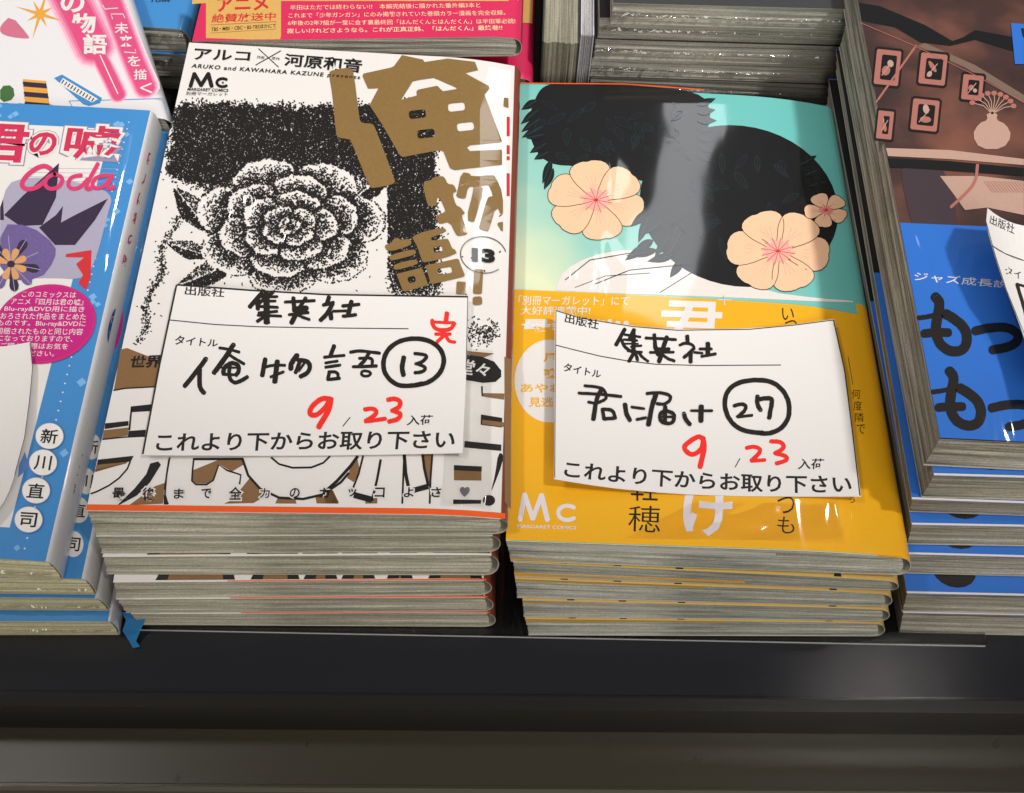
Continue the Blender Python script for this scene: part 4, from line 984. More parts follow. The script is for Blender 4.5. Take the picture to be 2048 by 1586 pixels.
strokes('printed_slash', sB, [([(955, 1210), (890, 1325)], 13)], CPRINT, kB, 2, ZG, False)

# ---- left stack: blue bordered comics with spines to the right
covC = Cover((-236, -50.0, 50), (-122.4, -51.3, 50), (-127.6, 113.0, 50), (-241, 114, 50), drop=.3)
SPW = ink('pale_grey_spine_print', (206, 206, 210))
def with_spine(cover, cov, mat2):
    """give the faces that wrap the spine a colour of their own"""
    cover.data.materials.append(mat2)
    for p in cover.data.polygons:
        if p.normal.x > .35 and p.material_index == 0: p.material_index = 2
bC, cC = book('blue bordered comic with magenta oval, topmost of its stack, under a blank card', covC, 10.9, [BLUE], PAGES_C, 'blue bordered comics at the left', wrap=(.35, .6, .5), shift=((.8, -1.6), (.8, -1.6)), rnd_r=1.6)
with_spine(cC, covC, SPW)
RSP = ink('red_brown_spine_print', (128, 62, 48))
for c_ in coversA: with_spine(c_, None, RSP)
rowsC = [((-500, 1150), (174, 1157), 38.9, (-500, 1185), (200, 1190), 27.2), ((-500, 1192), (200, 1196), 27, (-500, 1218), (226, 1222), 14), ((-500, 1243), (226, 1242), 13.8, (-500, 1274), (246, 1270), .2)]
for i, (c_, T_, sft) in enumerate(stack_from(rowsC, 166, -113.5, None, drop=.3)):
    b_, cc = book('%s comic down in the blue bordered stack with grey spines' % ORD[i + 1], c_, T_, BLUE, PAGES_C, 'blue bordered comics at the left', wrap=(.4, .65, 1.0 if i == 0 else .1), shift=sft, rnd_r=1.6)
    with_spine(cc, c_, SPW)
    if i == 0:
        cov2, c2 = c_, cc
pw = [(.10, .078), (.905, .078), (.905, .955), (.10, .955)]
poly('white_panel', covC, [(-.02, .055), (.882, .055), (.882, .942), (-.02, .942)], WHITE, cC, 1, px=False)
# dots in the border
for k in range(52):
    v = .02 + k * .0185
    poly('border_dot', covC, [(.93 + .0026 * math.cos(a), v + .0018 * math.sin(a)) for a in (0, 1.2566, 2.5133, 3.77, 5.03)], WHITE, cC, 1, px=False) if k % 1 == 0 else None
PALEB = ink('pale_blue_print', (120, 180, 232))
for k in range(26):
    u, v = (rnd.uniform(.9, .98), rnd.uniform(.02, .98)) if k < 16 else (rnd.uniform(.3, .95), rnd.choice([rnd.uniform(.01, .045), rnd.uniform(.95, .99)]))
    s = rnd.uniform(.6, 1.3)
    poly('border_diamond', covC, [(u - .011 * s, v), (u, v - .008 * s), (u + .011 * s, v), (u, v + .008 * s)], PALEB, cC, 2, px=False)
PRED = ink('rose_red_print', (204, 46, 86), var=.1)
def outl(name, ch, quad, grow, mat, bold=.03):
    text(name, covC, ch, quad, LILAC if grow > .08 else WHITE, cC, 4 if grow > .08 else 5, bold + grow, grow=grow)
for ch, quad, bd in (('君', ((-45, 245), (62, 250), (50, 326), (-58, 322)), .03), ('の', ((64, 262), (121, 266), (104, 314), (54, 308)), .035), ('嘘', ((137, 248), (246, 254), (230, 322), (124, 316)), .02)):
    text('title_lettering', covC, ch, quad, ink('slate_outline_print', (150, 140, 170)), cC, 4, bd + .075, grow=.075)
    text('title_lettering', covC, ch, quad, WHITE, cC, 5, bd + .055, grow=.055)
    text('title_lettering', covC, ch, quad, PRED, cC, 6, bd)
SL = ink('pale_slate_print', (170, 166, 190)); DK = ink('dark_violet_print', (52, 38, 66), var=.2); VI = ink('violet_print', (110, 92, 150), var=.15)
lines('staff_line', covC, [([(55 - k * 2, 336 + k * 8.6), (238 - k * 2, 338 + k * 8.6)], .9) for k in range(5)], SL, cC, 2)
poly('cover_artwork', covC, chaikin([(0, 372), (60, 352), (150, 362), (228, 385), (215, 430), (192, 520), (170, 560), (100, 555), (0, 560)], 2), SL, cC, 3)
for pts in ([(8, 430), (45, 392), (118, 326), (112, 395), (85, 450), (40, 452)], [(78, 455), (112, 430), (126, 412), (122, 445), (150, 430), (216, 397), (190, 440), (150, 490), (110, 490)], [(0, 415), (6, 398), (8, 440), (0, 440)]):
    poly('cover_artwork', covC, pts, DK, cC, 4)
poly('cover_artwork', covC, chaikin([(0, 448), (60, 450), (112, 490), (110, 520), (80, 560), (0, 560)], 1), VI, cC, 5)
TAN = ink('tan_print', (216, 160, 104), var=.12)
for k in range(9):
    a_ = -2.9 + k * .62
    pts = [(22 + r_ * math.cos(a_ + w_), 528 + r_ * math.sin(a_ + w_) * .95) for r_, w_ in ((6, 0), (30, -.22), (52, -.2), (60, 0), (52, .2), (30, .22))]
    poly('bloom_artwork', covC, chaikin(pts, 1), DK if k % 2 else VI, cC, 5.5 + .2 * k)
    lines('bloom_artwork', covC, [([pts[0], pts[3]], 1.2)], SL, cC, 5.7 + .2 * k)
for k in range(7):
    a_ = -2.8 + k * .8
    poly('bloom_artwork', covC, chaikin([(22 + r_ * math.cos(a_ + w_), 528 + r_ * math.sin(a_ + w_)) for r_, w_ in ((3, 0), (16, -.34), (30, -.26), (34, 0), (30, .26), (16, .34))], 1), TAN, cC, 7.5 + .1 * k)
poly('bloom_artwork', covC, ell(22, 528, 8, 7, 0, 16), DK, cC, 8.6)
poly('cover_artwork', covC, [(132, 508), (183, 500), (181, 555), (172, 580), (156, 566), (166, 550), (152, 528), (168, 515), (131, 514)], RED, cC, 5)
strokes('subtitle_lettering', covC, [([(400, 1330), (350, 1300), (270, 1330), (190, 1400), (165, 1460), (210, 1495), (290, 1480), (360, 1420)], 36), ([(430, 1370), (365, 1400), (350, 1460), (400, 1495), (470, 1470), (500, 1400), (430, 1368)], 32),
        ([(640, 1380), (560, 1390), (530, 1450), (560, 1490), (630, 1480), (690, 1410)], 30), ([(770, 1290), (720, 1380), (670, 1480), (700, 1492), (730, 1470)], 32), ([(850, 1380), (760, 1390), (720, 1450), (750, 1488), (820, 1470), (880, 1390)], 30), ([(885, 1380), (840, 1470), (860, 1490), (900, 1470)], 30)], PINK, cC, 8, Z1, False)
poly('magenta_badge', covC, ell(90, 648, 103, 78, -14, 48), MAG, cC, 9.2)
lines('badge_ring', covC, [(ell(90, 648, 99, 74.5, -14, 60), 1.2)], PINK, cC, 10)
bt = [('このコミックスは', 43, 582, 151, 594), ('アニメ『四月は君の嘘』', 21, 596, 166, 609), ('Blu-ray&DVD用に描き', 8, 611, 168, 624), ('おろされた作品をまとめた', 0, 625, 171, 638), ('ものです。Blu-ray&DVDに', -6, 640, 170, 653), ('同梱されたものと同じ内容', -8, 655, 165, 668), ('になっておりますので、', -6, 670, 145, 682), ('ご購入の際はお気を', 0, 685, 135, 697), ('つけください。', 8, 700, 108, 711)]
for s_, x0, y0, x1, y1 in bt:
    text('badge_lettering', covC, s_, ((x0 + 2, y0), (x1 + 2, y0 + 2), (x1, y1 + 2), (x0, y1)), WHITE, cC, 10, .004)
for ch, x, y in zip('新川直司', (99, 86, 72, 57), (872, 925, 981, 1039)):
    poly('name_disc', covC, ell(x, y, 28, 26, 0, 30), ink('white_disc_print', (240, 238, 236)), cC, 11)
    lines('name_disc_ring', covC, [(ell(x, y, 28, 26, 0, 40) + [ell(x, y, 28, 26, 0, 40)[0]], 1.0)], SL, cC, 12)
    text('author_lettering', covC, ch, ((x - 15, y - 15), (x + 19, y - 13), (x + 14, y + 16), (x - 20, y + 14)), BLACK, cC, 13, .012)
poly('cover_artwork', covC, [(50, 903), (58, 935), (36, 955), (38, 930)], ink('mid_blue_print', (96, 138, 206)), cC, 2)
# strip of the second cover beside the spine: name discs cut by the book above
for ch, x, y in (('新', 183, 893), ('川', 172, 962), ('直', 158, 1020), ('司', 147, 1088)):
    poly('name_disc', cov2, ell(x, y, 20, 26, 0, 24), WHITE, c2, 1)
    text('author_lettering', cov2, ch, ((x - 13, y - 14), (x + 15, y - 12), (x + 11, y + 15), (x - 16, y + 13)), BLACK, c2, 2, .012)
poly('magenta_badge', cov2, ell(225, 648, 20, 62, 8, 30), MAG, c2, 1)
class Flat(Surf):
    def __init__(s, a, b_, c_):
        s.p = np.array(a, float); n_ = np.cross(np.array(b_) - s.p, np.array(c_) - s.p); s.n = n_ / np.linalg.norm(n_)
        if s.n @ (CAM - s.p) < 0: s.n = -s.n
    def hit(s, px, lift=0.0):
        px = np.atleast_2d(np.asarray(px, float))
        d = FW + np.outer((px[:, 0] - 1024) / F_PX, R2) + np.outer((793 - px[:, 1]) / F_PX, U2)
        q_ = s.p + np.outer(np.broadcast_to(lift, len(px)), s.n)
        t = ((q_ - CAM) @ s.n) / (d @ s.n); return CAM + d * t[:, None]
_o = np.array([.55, -.0, .25])
spC = Flat(covC.c[1] + _o, covC.c[2] + _o, ray_at((123, 1154), 39.2)[0] + _o)
def spch(ch, x, y, w_, h_, mat, bd=.01):
    V, Fc = glyphs(ch, bd); xs_ = [p[0] for p in V]; ys_ = [p[1] for p in V]
    x0, x1, y0, y1 = min(xs_), max(xs_), min(ys_), max(ys_); o_ = []
    for px_, py_ in V:
        a_ = (px_ - x0) / (x1 - x0) - .5; b_ = (y1 - py_) / (y1 - y0) - .5
        o_.append((x + a_ * w_ - b_ * h_ * .22, y + b_ * h_ + a_ * w_ * .9))
    P = spC.hit(o_, .05); link('spine_lettering', P, Fc, mat, cC)
for ch, x, y in zip('四月は君の嘘', (303, 293, 283, 274, 264, 254), (322, 362, 402, 440, 482, 524)): spch(ch, x, y, 15, 22, PRED, .015)
poly('spine_badge', spC, ell(228, 655, 11, 40, 10, 26), ink('deep_blue_print', (34, 70, 150)), cC, 1)
spch('C', 226, 640, 9, 14, SG if 'SG' in globals() else YELLOW); spch('oda', 224, 668, 12, 10, SL)
for ch, x, y in zip('新川直司', (182, 172, 163, 154), (870, 908, 946, 984)): spch(ch, x, y, 13, 20, BLACK)
spch('講談社', 138, 1078, 9, 24, BLACK, 0)
# blank card curling up at its right edge
sC = Sheet(lambda x, y: 50.9 + 9.0 * np.clip((x + 152) / 22, 0, 2) ** 2 * .55 + 1.2 * np.clip((-18 - y) / 25, 0, 2) ** 2, 53)
kC = card('price_card', 'blank corner of a white card curling off the blue bordered comic', sC, [(-330, 705), (-150, 702), (0, 695), (60, 684)],
          [(60, 684), (66, 735), (60, 800), (50, 875), (30, 950), (12, 1000), (-20, 1040)], [(-330, 1060), (-150, 1052), (-20, 1040)], [(-330, 705), (-330, 1060)])
lines('printed_rule', sC, [([(59.5, 686), (65, 735), (59, 800), (49, 875), (29, 950)], 1.2)], CPRINT, kC, 1)

# ---- right stack: brown cover with royal blue band, fore edges to the left
def brown_cover():
    m = bpy.data.materials.new('dark_brown_wash'); nt, b = nodes(m); N, L = nt.nodes, nt.links
    geo = N.new('ShaderNodeNewGeometry')
    n = N.new('ShaderNodeTexNoise'); n.inputs['Scale'].default_value = 26; n.inputs['Detail'].default_value = 5; L.new(geo.outputs['Position'], n.inputs['Vector'])
    r = N.new('ShaderNodeValToRGB'); e = r.color_ramp.elements
    e[0].position = .35; e[0].color = lin((30, 20, 23)) + (1,); e[1].position = .68; e[1].color = lin((122, 76, 62)) + (1,)
    x = e.new(.5); x.color = lin((66, 42, 38)) + (1,)
    L.new(n.outputs[0], r.inputs[0]); L.new(r.outputs[0], b.inputs['Base Color']); b.inputs['Roughness'].default_value = .4
    film(nt, b); return m
BROWNC = brown_cover()
covE = Cover((109.4, -21.1, 85), (238, -22, 85), (237, 161, 85), (108.4, 160, 85), drop=.6, spine='R')
bE, cE = book('brown comic with framed pictures and blue band, topmost of its stack', covE, 11.6, [BROWNC], PAGES_E, 'comics in the blue banded stack at the right', shift=((-.3, -2.0), (-.3, -2.0)))
rowsE = [((1868, 951), (2048, 956), 73, (1842, 995), (2048, 1003), 61.2), ((1824, 999), (2048, 1007), 61, (1818, 1024), (2048, 1028), 50), ((1824, 1050), (2048, 1054), 49.6, (1813, 1089), (2048, 1094), 38), ((1818, 1109), (2048, 1115), 37.6, (1808, 1147), (2048, 1153), 26),
         ((1814, 1187), (2048, 1192), 25.6, (1803, 1223), (2048, 1228), 13), ((1806, 1226), (2048, 1231), 12.8, (1797, 1266), (2048, 1271), .2)]
for i, (c_, T_, sft) in enumerate(stack_from(rowsE, 172, 128, None, drop=.4)):
    b_, cc = book('%s comic down in the stack whose blue bands show black brush strokes' % ORD[i + 1], c_, T_, RBLUE, PAGES_E, 'comics in the blue banded stack at the right', shift=sft)
    poly('brown_upper_cover', c_, [(0, .44), (.99, .44), (.99, .998), (0, .998)], NAVY, cc, 1, px=False)
    poly('white_edge_stripe', c_, [(.0, .0005), (.99, .0005), (.99, .004), (0, .004)], WHITE, cc, 1, px=False)
    for (u, wd) in ((.07, .05), (.30, .05), (.47, .06)):
        poly('brush_foot', c_, [(u + wd + wd * math.cos(a), .042 + .03 * math.sin(a)) for a in [math.pi * k / 8 for k in range(8, 17)]], BLACK, cc, 1, px=False)
# framed pictures and curved dark shapes: plain stand-in art
poly('cover_artwork', covE, [(1717, 5), (1760, 12), (1850, 50), (1905, 82), (1925, 75), (1950, 60), (2048, 78), (2048, 110), (1950, 80), (1900, 92), (1840, 85), (1790, 55), (1723, 42)], NAVY, cE, 1)
poly('cover_artwork', covE, [(1835, 92), (1850, 86), (1950, 130), (2048, 190), (2048, 205), (1930, 135)], ink('taupe_print', (120, 98, 86)), cE, 1)
fr = [(1775, 135, 58, 80), (1866, 138, 62, 72), (1850, 230, 62, 72), (1945, 175, 50, 60), (1770, 250, 40, 66)]
for fi, (cx, cy, ww, hh) in enumerate(fr):
    poly('framed_picture', covE, rr(cx, cy, ww, hh, 6, .08, 2), BLACK, cE, 2)
    poly('framed_picture', covE, rr(cx, cy, ww - 9, hh - 10, 6, .05, 2), ink('rosy_brown_print', (168, 108, 98)), cE, 3)
    poly('framed_picture', covE, rr(cx + 2, cy, ww - 28, hh - 30, 6, .1, 3), NAVY, cE, 4)
    poly('framed_picture', covE, ell(cx - 3 + 2 * (fi % 3), cy + (6, -5, 9, 0, 4)[fi], (ww - 30) * (.3, .42, .2, .3, .4)[fi], (hh - 34) * (.22, .12, .3, .2, .3)[fi], 20 + 37 * fi, 12), ink('rosy_brown_print', (168, 108, 98)), cE, 5)
    poly('framed_picture', covE, ell(cx + (6, -7, 2, 5, -3)[fi], cy + (-8, 10, -12, 6, -9)[fi], (ww - 30) * (.22, .15, .3, .2, .12)[fi], (hh - 34) * .16, -20 + 50 * fi, 12), ink('cream_brown_print', (186, 152, 138)), cE, 5)
    lines('framed_picture', covE, [([(cx - ww * .2, cy + hh * .2), (cx + ww * .15, cy - hh * .15)], 1.5)], ink('cream_brown_print', (186, 152, 138)), cE, 6)
lines('cover_artwork', covE, [([(1833, 90), (1757, 198)], 4), ([(1757, 198), (1752, 205)], 3), ([(1720, 45), (1830, 92), (1950, 150), (2048, 205)], 1.2)], ink('rosy_brown_print', (168, 108, 98)), cE, 5)
poly('vase_artwork', covE, chaikin([(1960, 298), (1944, 270), (1958, 246), (1976, 240), (1972, 226), (1996, 226), (1992, 240), (2012, 248), (2024, 272), (2006, 298)], 1), ink('cream_brown_print', (186, 152, 138)), cE, 4)
for k in range(9):
    a_ = -2.6 + k * .28; x1_, y1_ = 1984 + 46 * math.cos(a_), 226 + 40 * math.sin(a_)
    lines('vase_artwork', covE, [([(1984, 228), ((1984 + x1_) / 2 + 3, (226 + y1_) / 2 - 4), (x1_, y1_)], 1.6)], ink('cream_brown_print', (186, 152, 138)), cE, 4)
    poly('vase_artwork', covE, ell(x1_, y1_, 6, 5, 0, 10), ink('rosy_brown_print', (168, 108, 98)), cE, 5)
poly('cover_artwork', covE, [(1772, 296), (1900, 300), (2048, 318), (2048, 330), (1900, 318), (1776, 312)], ink('cream_brown_print', (186, 152, 138)), cE, 5)
poly('cover_artwork', covE, [(1776, 316), (1900, 322), (2048, 336), (2048, 352), (1880, 340), (1780, 334)], NAVY, cE, 5)
poly('cover_artwork', covE, [(1880, 352), (1960, 352), (2048, 362), (2048, 430), (1975, 415), (1930, 420), (1905, 385)], ink('cream_brown_print', (186, 152, 138)), cE, 4)
for k in range(15):
    x = 1968 + k * 6
    lines('cover_artwork', covE, [([(x, 362), (x + 18, 385)], 1.0)], ink('rosy_brown_print', (168, 108, 98)), cE, 6)
strokes('cover_artwork', covE, [([(1955, 330), (1952, 362), (1935, 384), (1902, 414)], 6)], ink('rosy_brown_print', (168, 108, 98)), cE, 6, None, False)
poly('cover_artwork', covE, chaikin([(1800, 322), (1880, 330), (1908, 380), (1915, 460), (1890, 500), (1850, 522), (1835, 480), (1810, 400)], 1), ink('plum_print', (62, 50, 58)), cE, 3)
poly('paper_band', covE, [(0, .0012), (.985, .0012), (.985, .385), (.5, .383), (0, .383)], RBLUE, cE, 6, px=False)
poly('blue_label', covE, [(2022, 46), (2048, 48), (2048, 128), (2030, 128)], RBLUE, cE, 6)
poly('blue_label_mark', covE, [(2042, 56), (2048, 57), (2048, 76), (2045, 72)], BLACK, cE, 7)
text('band_lettering', covE, 'ジャズ成長説', ((1829, 543), (2018, 562), (2016, 577), (1828, 561)), WHITE, cE, 7, .004)
for Q in ([(640, 620), (720, 640), (725, 700), (700, 830), (700, 930), (760, 1000), (830, 990), (885, 900), (870, 820), (790, 790)],):
    pass
MO = [([(672, 650), (705, 690), (680, 800), (675, 880), (710, 955), (780, 990), (850, 975), (872, 900), (845, 830), (780, 780), (735, 755)], 62), ([(570, 780), (640, 772), (720, 745)], 30), ([(605, 875), (680, 868), (755, 870)], 54)]
TSU = [([(915, 860), (1000, 840), (1110, 835), (1175, 870), (1180, 920), (1120, 960), (1020, 975)], 56)]
def sh(L, dx, dy, s=1.0): return [([(x * s + dx, y * s + dy) for x, y in p], wd) for p, wd in L]
strokes('brush_lettering', covE, MO + TSU, BLACK, cE, 8, ZR)
strokes('brush_lettering', covE, sh(MO, 86, 452) + sh(TSU, 100, 470), BLACK, cE, 8, ZR)
# card leaning on it
sE = Sheet(lambda x, y: 87.5 + 10.0 * np.clip((150 - x) / 22, -.2, 1.5) ** 2 * 1.0, 92)
kE = card('price_card', 'left edge of a white card curling up from the brown and blue comic', sE, [(1975, 416), (1992, 430), (2016, 443), (2048, 453), (2200, 470), (2380, 478)],
          [(2380, 478), (2440, 800)], [(2078, 790), (2180, 800), (2440, 800)], [(1975, 416), (1971, 445), (1988, 505), (2011, 577), (2048, 668), (2078, 790)])
text('printed_lettering', sE, '出版社', ((1981, 429), (2030, 449), (2028, 469), (1979, 447)), CPRINT, kE, 1, .008)
text('printed_lettering', sE, 'タイトル', ((2010, 531), (2080, 556), (2080, 575), (2010, 547)), CPRINT, kE, 1, .012)
lines('printed_rule', sE, [([(1984, 491), (2010, 507), (2048, 521), (2180, 540)], 1.6), ([(1973, 446), (1989, 505), (2012, 577), (2049, 668)], 1.2)], CPRINT, kE, 1)
strokes('marker_lettering', sE, [([(2034, 568), (2046, 608), (2054, 640)], 7), ([(2034, 568), (2060, 575)], 5)], MARK, kE, 2)

# ---- behind, left: white leaflet-like comic with pink lettering on two small blue books
covD = Cover((-236, 116.4, 45), (-123.2, 114.2, 45), (-199, 287, 45), (-312, 289, 45), drop=.4)
bD, cD = book('white comic with pink vertical lettering behind the blue bordered stack', covD, 10.5, [ink('greyish_white_print', (226, 226, 230), var=.02)], PAGES_H)
for i_, (c3, wa, wb) in enumerate((((244, 214, 226), 96, 58), ((240, 182, 206), 86, 51), ((234, 146, 180), 76, 45), ((226, 110, 154), 66, 40), ((218, 78, 130), 56, 34))):
    mt = ink('pink_glow_print_%s' % 'abcde'[i_], c3)
    strokes('pink_glow', covD, [([(118, -50), (145, 5), (168, 50), (190, 96)], wa), ([(190, 96), (214, 142), (237, 190)], wb * .7), ([(214, -20), (243, 56), (268, 122), (292, 176)], wb)], mt, cD, 1 + i_ * .9, None, False)
col('vertical_lettering', covD, 'の物語', 145, 5, 190, 88, 48, WHITE, cD, 6.5, .03, 0, .85)
lines('vertical_rule', covD, [([(200, 110), (236, 188)], 2.2)], WHITE, cD, 6.5)
col('vertical_lettering', covD, '未来', 243, 56, 252, 82, 28, WHITE, cD, 6.5, .012, 0, .8)
col('vertical_lettering', covD, 'を描く', 268, 122, 293, 176, 26, WHITE, cD, 6.5, .012, 0, .8)
lines('bracket_lettering', covD, [([(225, 38), (222, 28), (246, 28), (250, 36)], 1.8), ([(248, 104), (272, 106), (270, 98)], 1.8), ([(205, 10), (210, 18), (236, 16)], 1.8)], WHITE, cD, 6.5)
SG = ink('star_gold_print', (226, 164, 64))
poly('star_artwork', covD, [(80 + r_ * math.cos(a) * 1.0, 28 + r_ * math.sin(a)) for r_, a in [((30 + 22 * (k % 4 == 0)) if k % 2 == 0 else 9, k * math.pi / 8 + .3) for k in range(16)]], SG, cD, 2)
for k in range(5):   # generic striped shape and a little keyboard
    poly('striped_artwork', covD, [(46 + k, 158 + k * 10), (92 + k * 1.5, 162 + k * 10), (93 + k * 1.5, 167 + k * 10), (45 + k, 163 + k * 10)], SG if k % 2 == 0 else DK, cD, 2)
    poly('striped_artwork', covD, [(46 + k, 163 + k * 10), (93 + k * 1.5, 167 + k * 10), (93 + k * 1.5, 172 + k * 10), (45 + k, 168 + k * 10)], DK if k % 2 == 0 else SG, cD, 2)
poly('keyboard_artwork', covD, [(108, 156), (124, 149), (204, 196), (200, 206), (178, 212), (166, 208)], BLUE, cD, 3)
poly('keyboard_artwork', covD, [(118, 168), (126, 156), (196, 198), (184, 205)], WHITE, cD, 4)
for k in range(11):
    x, y = 128 + k * 6.0, 160 + k * 3.6
    lines('keyboard_artwork', covD, [([(x, y), (x - 5, y + 7)], 2.2)], BLACK, cD, 5)
poly('cover_artwork', covD, chaikin([(0, 52), (22, 30), (58, 72), (58, 78), (20, 74), (0, 66)], 1), ink('dusty_rose_print', (204, 112, 140)), cD, 2)
poly('cover_artwork', covD, chaikin([(0, 172), (26, 170), (30, 198), (0, 206)], 1), ink('leaf_green_print', (66, 108, 60)), cD, 2)
lines('frame_rule', covD, [([(138, 202), (326, 197), (338, 236)], 1.4), ([(138, 202), (146, 216)], 1.4)], BLUE, cD, 2)
text('small_lettering', covD, '初回DVD同梱版で描かれた', ((0, 205), (106, 208), (106, 214), (0, 211)), ink('grey_print', (110, 106, 108)), cD, 2, .01)
text('small_lettering', covD, 'DVD同梱版を手にとる', ((0, 214), (108, 217), (108, 224), (0, 221)), ink('grey_print', (110, 106, 108)), cD, 2, .01)
for i, (x1, y0, zt, zb) in enumerate(((-131.5, 171.5, 33.6, 21.6), (-131.0, 170.5, 21.4, 9.6), (-132.5, 173, 9.4, .1))):
    c_ = Cover((x1 - 112, y0, zt), (x1, y0, zt), (x1, y0 + 174, zt), (x1 - 112, y0 + 174, zt), drop=.6)
    b_, cc = book('%s small blue comic in the gap behind the white pink lettered comic' % ORD[i], c_, zt - zb, BLUE, PAGES_H, 'small blue comics in the gap', wrap=(.7, .8, 0))
    if i == 0: text('small_lettering', c_, '10時', ((305, -4), (344, -4), (344, 5), (302, 5)), BLACK, cc, 2, .01)

# ---- behind the white stack: crimson and ochre banded comics
covG = Cover((-117.0, 137.4, 59.0), (-1.6, 138.2, 66.6), (-3, 316, 66.6), (-119, 315, 59.0), drop=1.8, dw=10, sag=.0)
bG, cG = book('crimson and ochre banded comic lying just behind the white and bronze comic', covG, 8.8, [CRIM], PAGES_H, 'crimson and ochre comics behind the white stack')
poly('ochre_panel', covG, [(412, -60), (562, -60), (562, 72), (560, 78.5), (500, 79), (412, 76)], SAND, cG, 1)
poly('ochre_panel', covG, [(562, -60), (1036, -60), (1036, 2), (562, 2)], SAND, cG, 1)
poly('ochre_panel', covG, [(388, -60), (412, -60), (412, 6), (384, 8)], SAND, cG, 1)
text('band_lettering', covG, 'アニメ', ((434, -6), (536, -6), (538, 20), (434, 24)), RED, cG, 2, .03)
text('band_lettering', covG, '絶賛放送中', ((425, 28), (552, 24), (551, 40), (422, 46)), RED, cG, 2, .012)
text('band_lettering', covG, 'TBS・MBS・CBC・BS-TBSほかにて', ((423, 54), (552, 47), (552, 55), (422, 63)), BLACK, cG, 2, .012)
lines('band_rule', covG, [([(421, 50), (553, 43)], 1), ([(421, 66), (553, 58)], .8)], BROWN, cG, 2)
CREAM = ink('cream_print', (246, 214, 176))
for s_, x0, y0, x1, y1, bd in (('半田はただでは終わらない!?　本編完結後に描かれた番外編3本と', 580, 10, 960, 5, .004), ('これまで「少年ガンガン」にのみ掲載されていた巻頭カラー漫画を完全収録。', 577, 26, 1010, 20, .004),
                               ('6年後の2年7組が一堂に会す裏最終回「はんだくんとはんだくん」は半田軍必読!', 576, 41, 1030, 37, .004), ('寂しいけれどさようなら。これが正真正銘、「はんだくん」最終巻!!', 574, 57, 1004, 50, .014)):
    text('band_lettering', covG, s_, ((x0, y0), (x1, y1), (x1 + 1, y1 + 10), (x0, y0 + 10)), CREAM, cG, 2, bd)
for i, (dx, y0, zt, zb) in enumerate(((6.5, 136.2, 49.8, 38.6), (4.5, 137.5, 38.4, 26), (5.5, 136.5, 25.8, 13.2), (3, 137.0, 13.0, .1))):
    c_ = Cover((-117 + dx, y0, zt), (-3.5 + dx, y0, zt), (-4.5 + dx, y0 + 178, zt), (-118 + dx, y0 + 178, zt), drop=.8)
    b_, cc = book('%s comic down in the crimson and ochre pile behind the white stack' % ORD[i + 1], c_, zt - zb, CRIM, PAGES_B, 'crimson and ochre comics behind the white stack')
    poly('ochre_upper_cover', c_, [(0, .16), (.99, .16), (.99, .998), (0, .998)], SAND, cc, 1, px=False)

# ---- behind the yellow stack: pile of film wrapped comics, fronts towards us
xs = [29.0, 25.2, 24.6, 24.0, 24.4, 24.0, 25.0, 24.0]
for i in range(8):
    zt = 73.9 - 9.2 * i; yy = 149.6 - (0, 1.6, 1.0, 1.8, 1.4, 2.0, 1.6, 1.9)[i] * -1 - (1.5 if i == 0 else 0)
    c_ = Cover((xs[i], yy, zt), (xs[i] + 113, yy + 2.5 - i * .3, zt), (xs[i] + 112, yy + 174, zt), (xs[i] - 1, yy + 174, zt), drop=.3)
    book('%s film wrapped comic in the grey pile behind the yellow stack' % ORD[i], c_, min(9.08, zt - .1), NAVY if i % 2 else ink('dark_slate_print', (60, 62, 66)), PAGES_H, 'film wrapped comics behind the yellow stack', wrap=(.42, .8, 7))
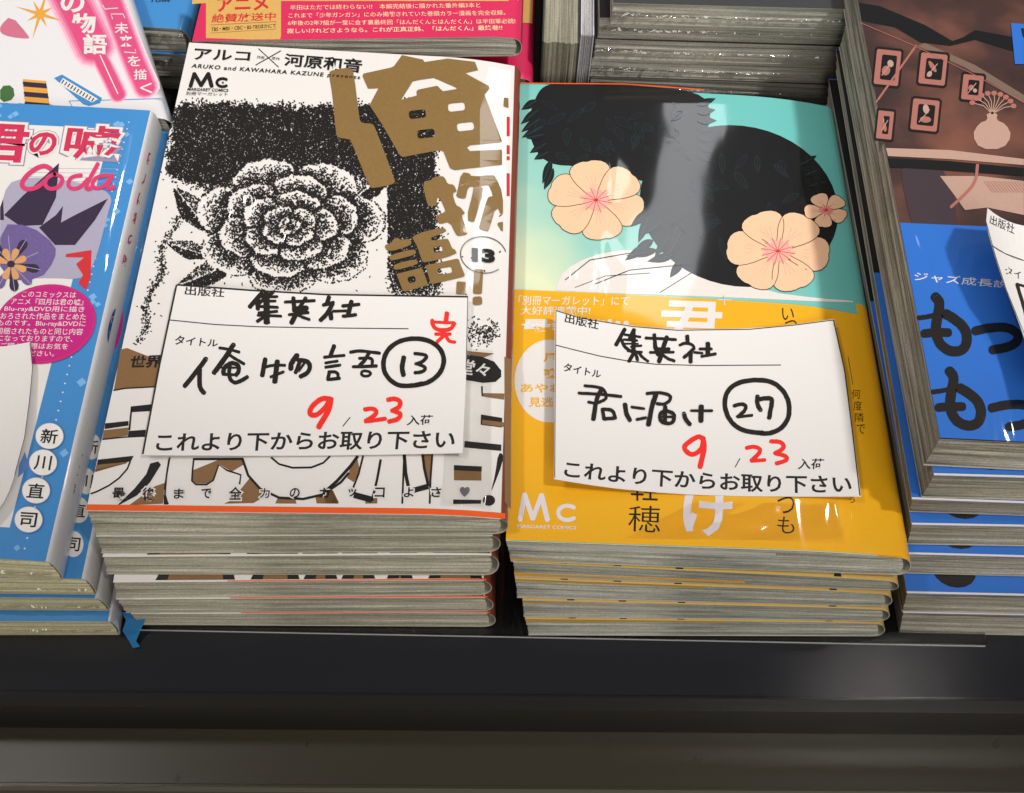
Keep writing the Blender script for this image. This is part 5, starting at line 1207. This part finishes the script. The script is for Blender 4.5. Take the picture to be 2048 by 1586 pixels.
# comics standing on their spines between the piles, page edges up
def standing(x0, x1, y0, z1, pm, cm, label, tilt=0.0):
    T = x1 - x0
    root = empty('standing_comic', ((x0 + x1) / 2, y0 + 87, .1), label, 'book', 'comics standing between the rear piles')
    K = 20; V = []; Fc = []
    for k in range(K + 1):
        t = k / K; x = x0 + .5 + (T - 1) * t; off = rnd.uniform(-.25, .25)
        for y, z in ((y0 + .4 + off, .8), (y0 + .4 + off, z1 - .7 + off), (y0 + 60, z1 - .7 + off * .6), (y0 + 173, z1 - .7 + off), (y0 + 173, .8)): V.append((x, y, z))
    for k in range(K):
        for c_ in range(4): Fc.append([5 * k + c_, 5 * k + c_ + 1, 5 * k + 6 + c_, 5 * k + 5 + c_])
    link('page_block', V, [f[::-1] for f in Fc], pm, root)
    for xa, xb in ((x0, x0 + .45), (x1 - .45, x1)):
        V = [(x, y, z) for x in (xa, xb) for y in (y0, y0 + 174) for z in (.1, z1)]
        Fc = [[0, 1, 3, 2], [4, 6, 7, 5], [0, 4, 5, 1], [2, 3, 7, 6], [1, 5, 7, 3], [0, 2, 6, 4]]
        link('cover', V, Fc, cm, root)
VP = bpy.data.materials.get('dull_grey_page_edges')
def vpages(name, a, b_):
    m = paper_edge(name, a, b_)
    for n_ in m.node_tree.nodes:
        if n_.type == 'MAPPING':
            s = n_.inputs['Scale'].default_value; n_.inputs['Scale'].default_value = (s[2], s[0], s[0])
    return m
standing(5.4, 18.6, 143.5, 60, vpages('upright_grey_pages', (184, 180, 160), (122, 120, 106)), ink('dark_slate_print', (60, 62, 66)), 'thick comic standing on edge, page edges up, between crimson pile and wrapped pile')
standing(18.9, 23.6, 146.5, 61, vpages('upright_white_pages', (206, 204, 206), (176, 176, 180)), ink('lilac_white_print', (200, 200, 208)), 'thin white comic standing on edge beside the wrapped pile')
# blue paper strip poking out at the table edge between the left stacks
def strip():
    pts = [((243, 1225), (262, 1222)), ((252, 1240), (290, 1240)), ((245, 1262), (280, 1262)), ((258, 1282), (272, 1282)), ((266, 1296), (280, 1293))]
    hs = [5.5, 5, 2.6, 1.2, .7]; V = []
    for (a, b_), z in zip(pts, hs):
        V += [ray_at(a, z)[0], ray_at(b_, z + .6)[0]]
    n_ = len(V); V += [v - np.array([0, 0, .2]) for v in V]; Fc = []
    for i in range(0, n_ - 2, 2): Fc.append([i, i + 2, i + 3, i + 1]); Fc.append([i + n_, i + 1 + n_, i + 3 + n_, i + 2 + n_]); Fc.append([i, i + n_, i + 2 + n_, i + 2]); Fc.append([i + 1, i + 3, i + 3 + n_, i + 1 + n_])
    o = link('paper_strip', V, Fc, ink('deep_blue_paper', (28, 112, 170)), None, loc=(-117, -55, 0))
    tag(o, 'crumpled blue paper strip sticking out between the two left stacks', 'paper strip')
strip()
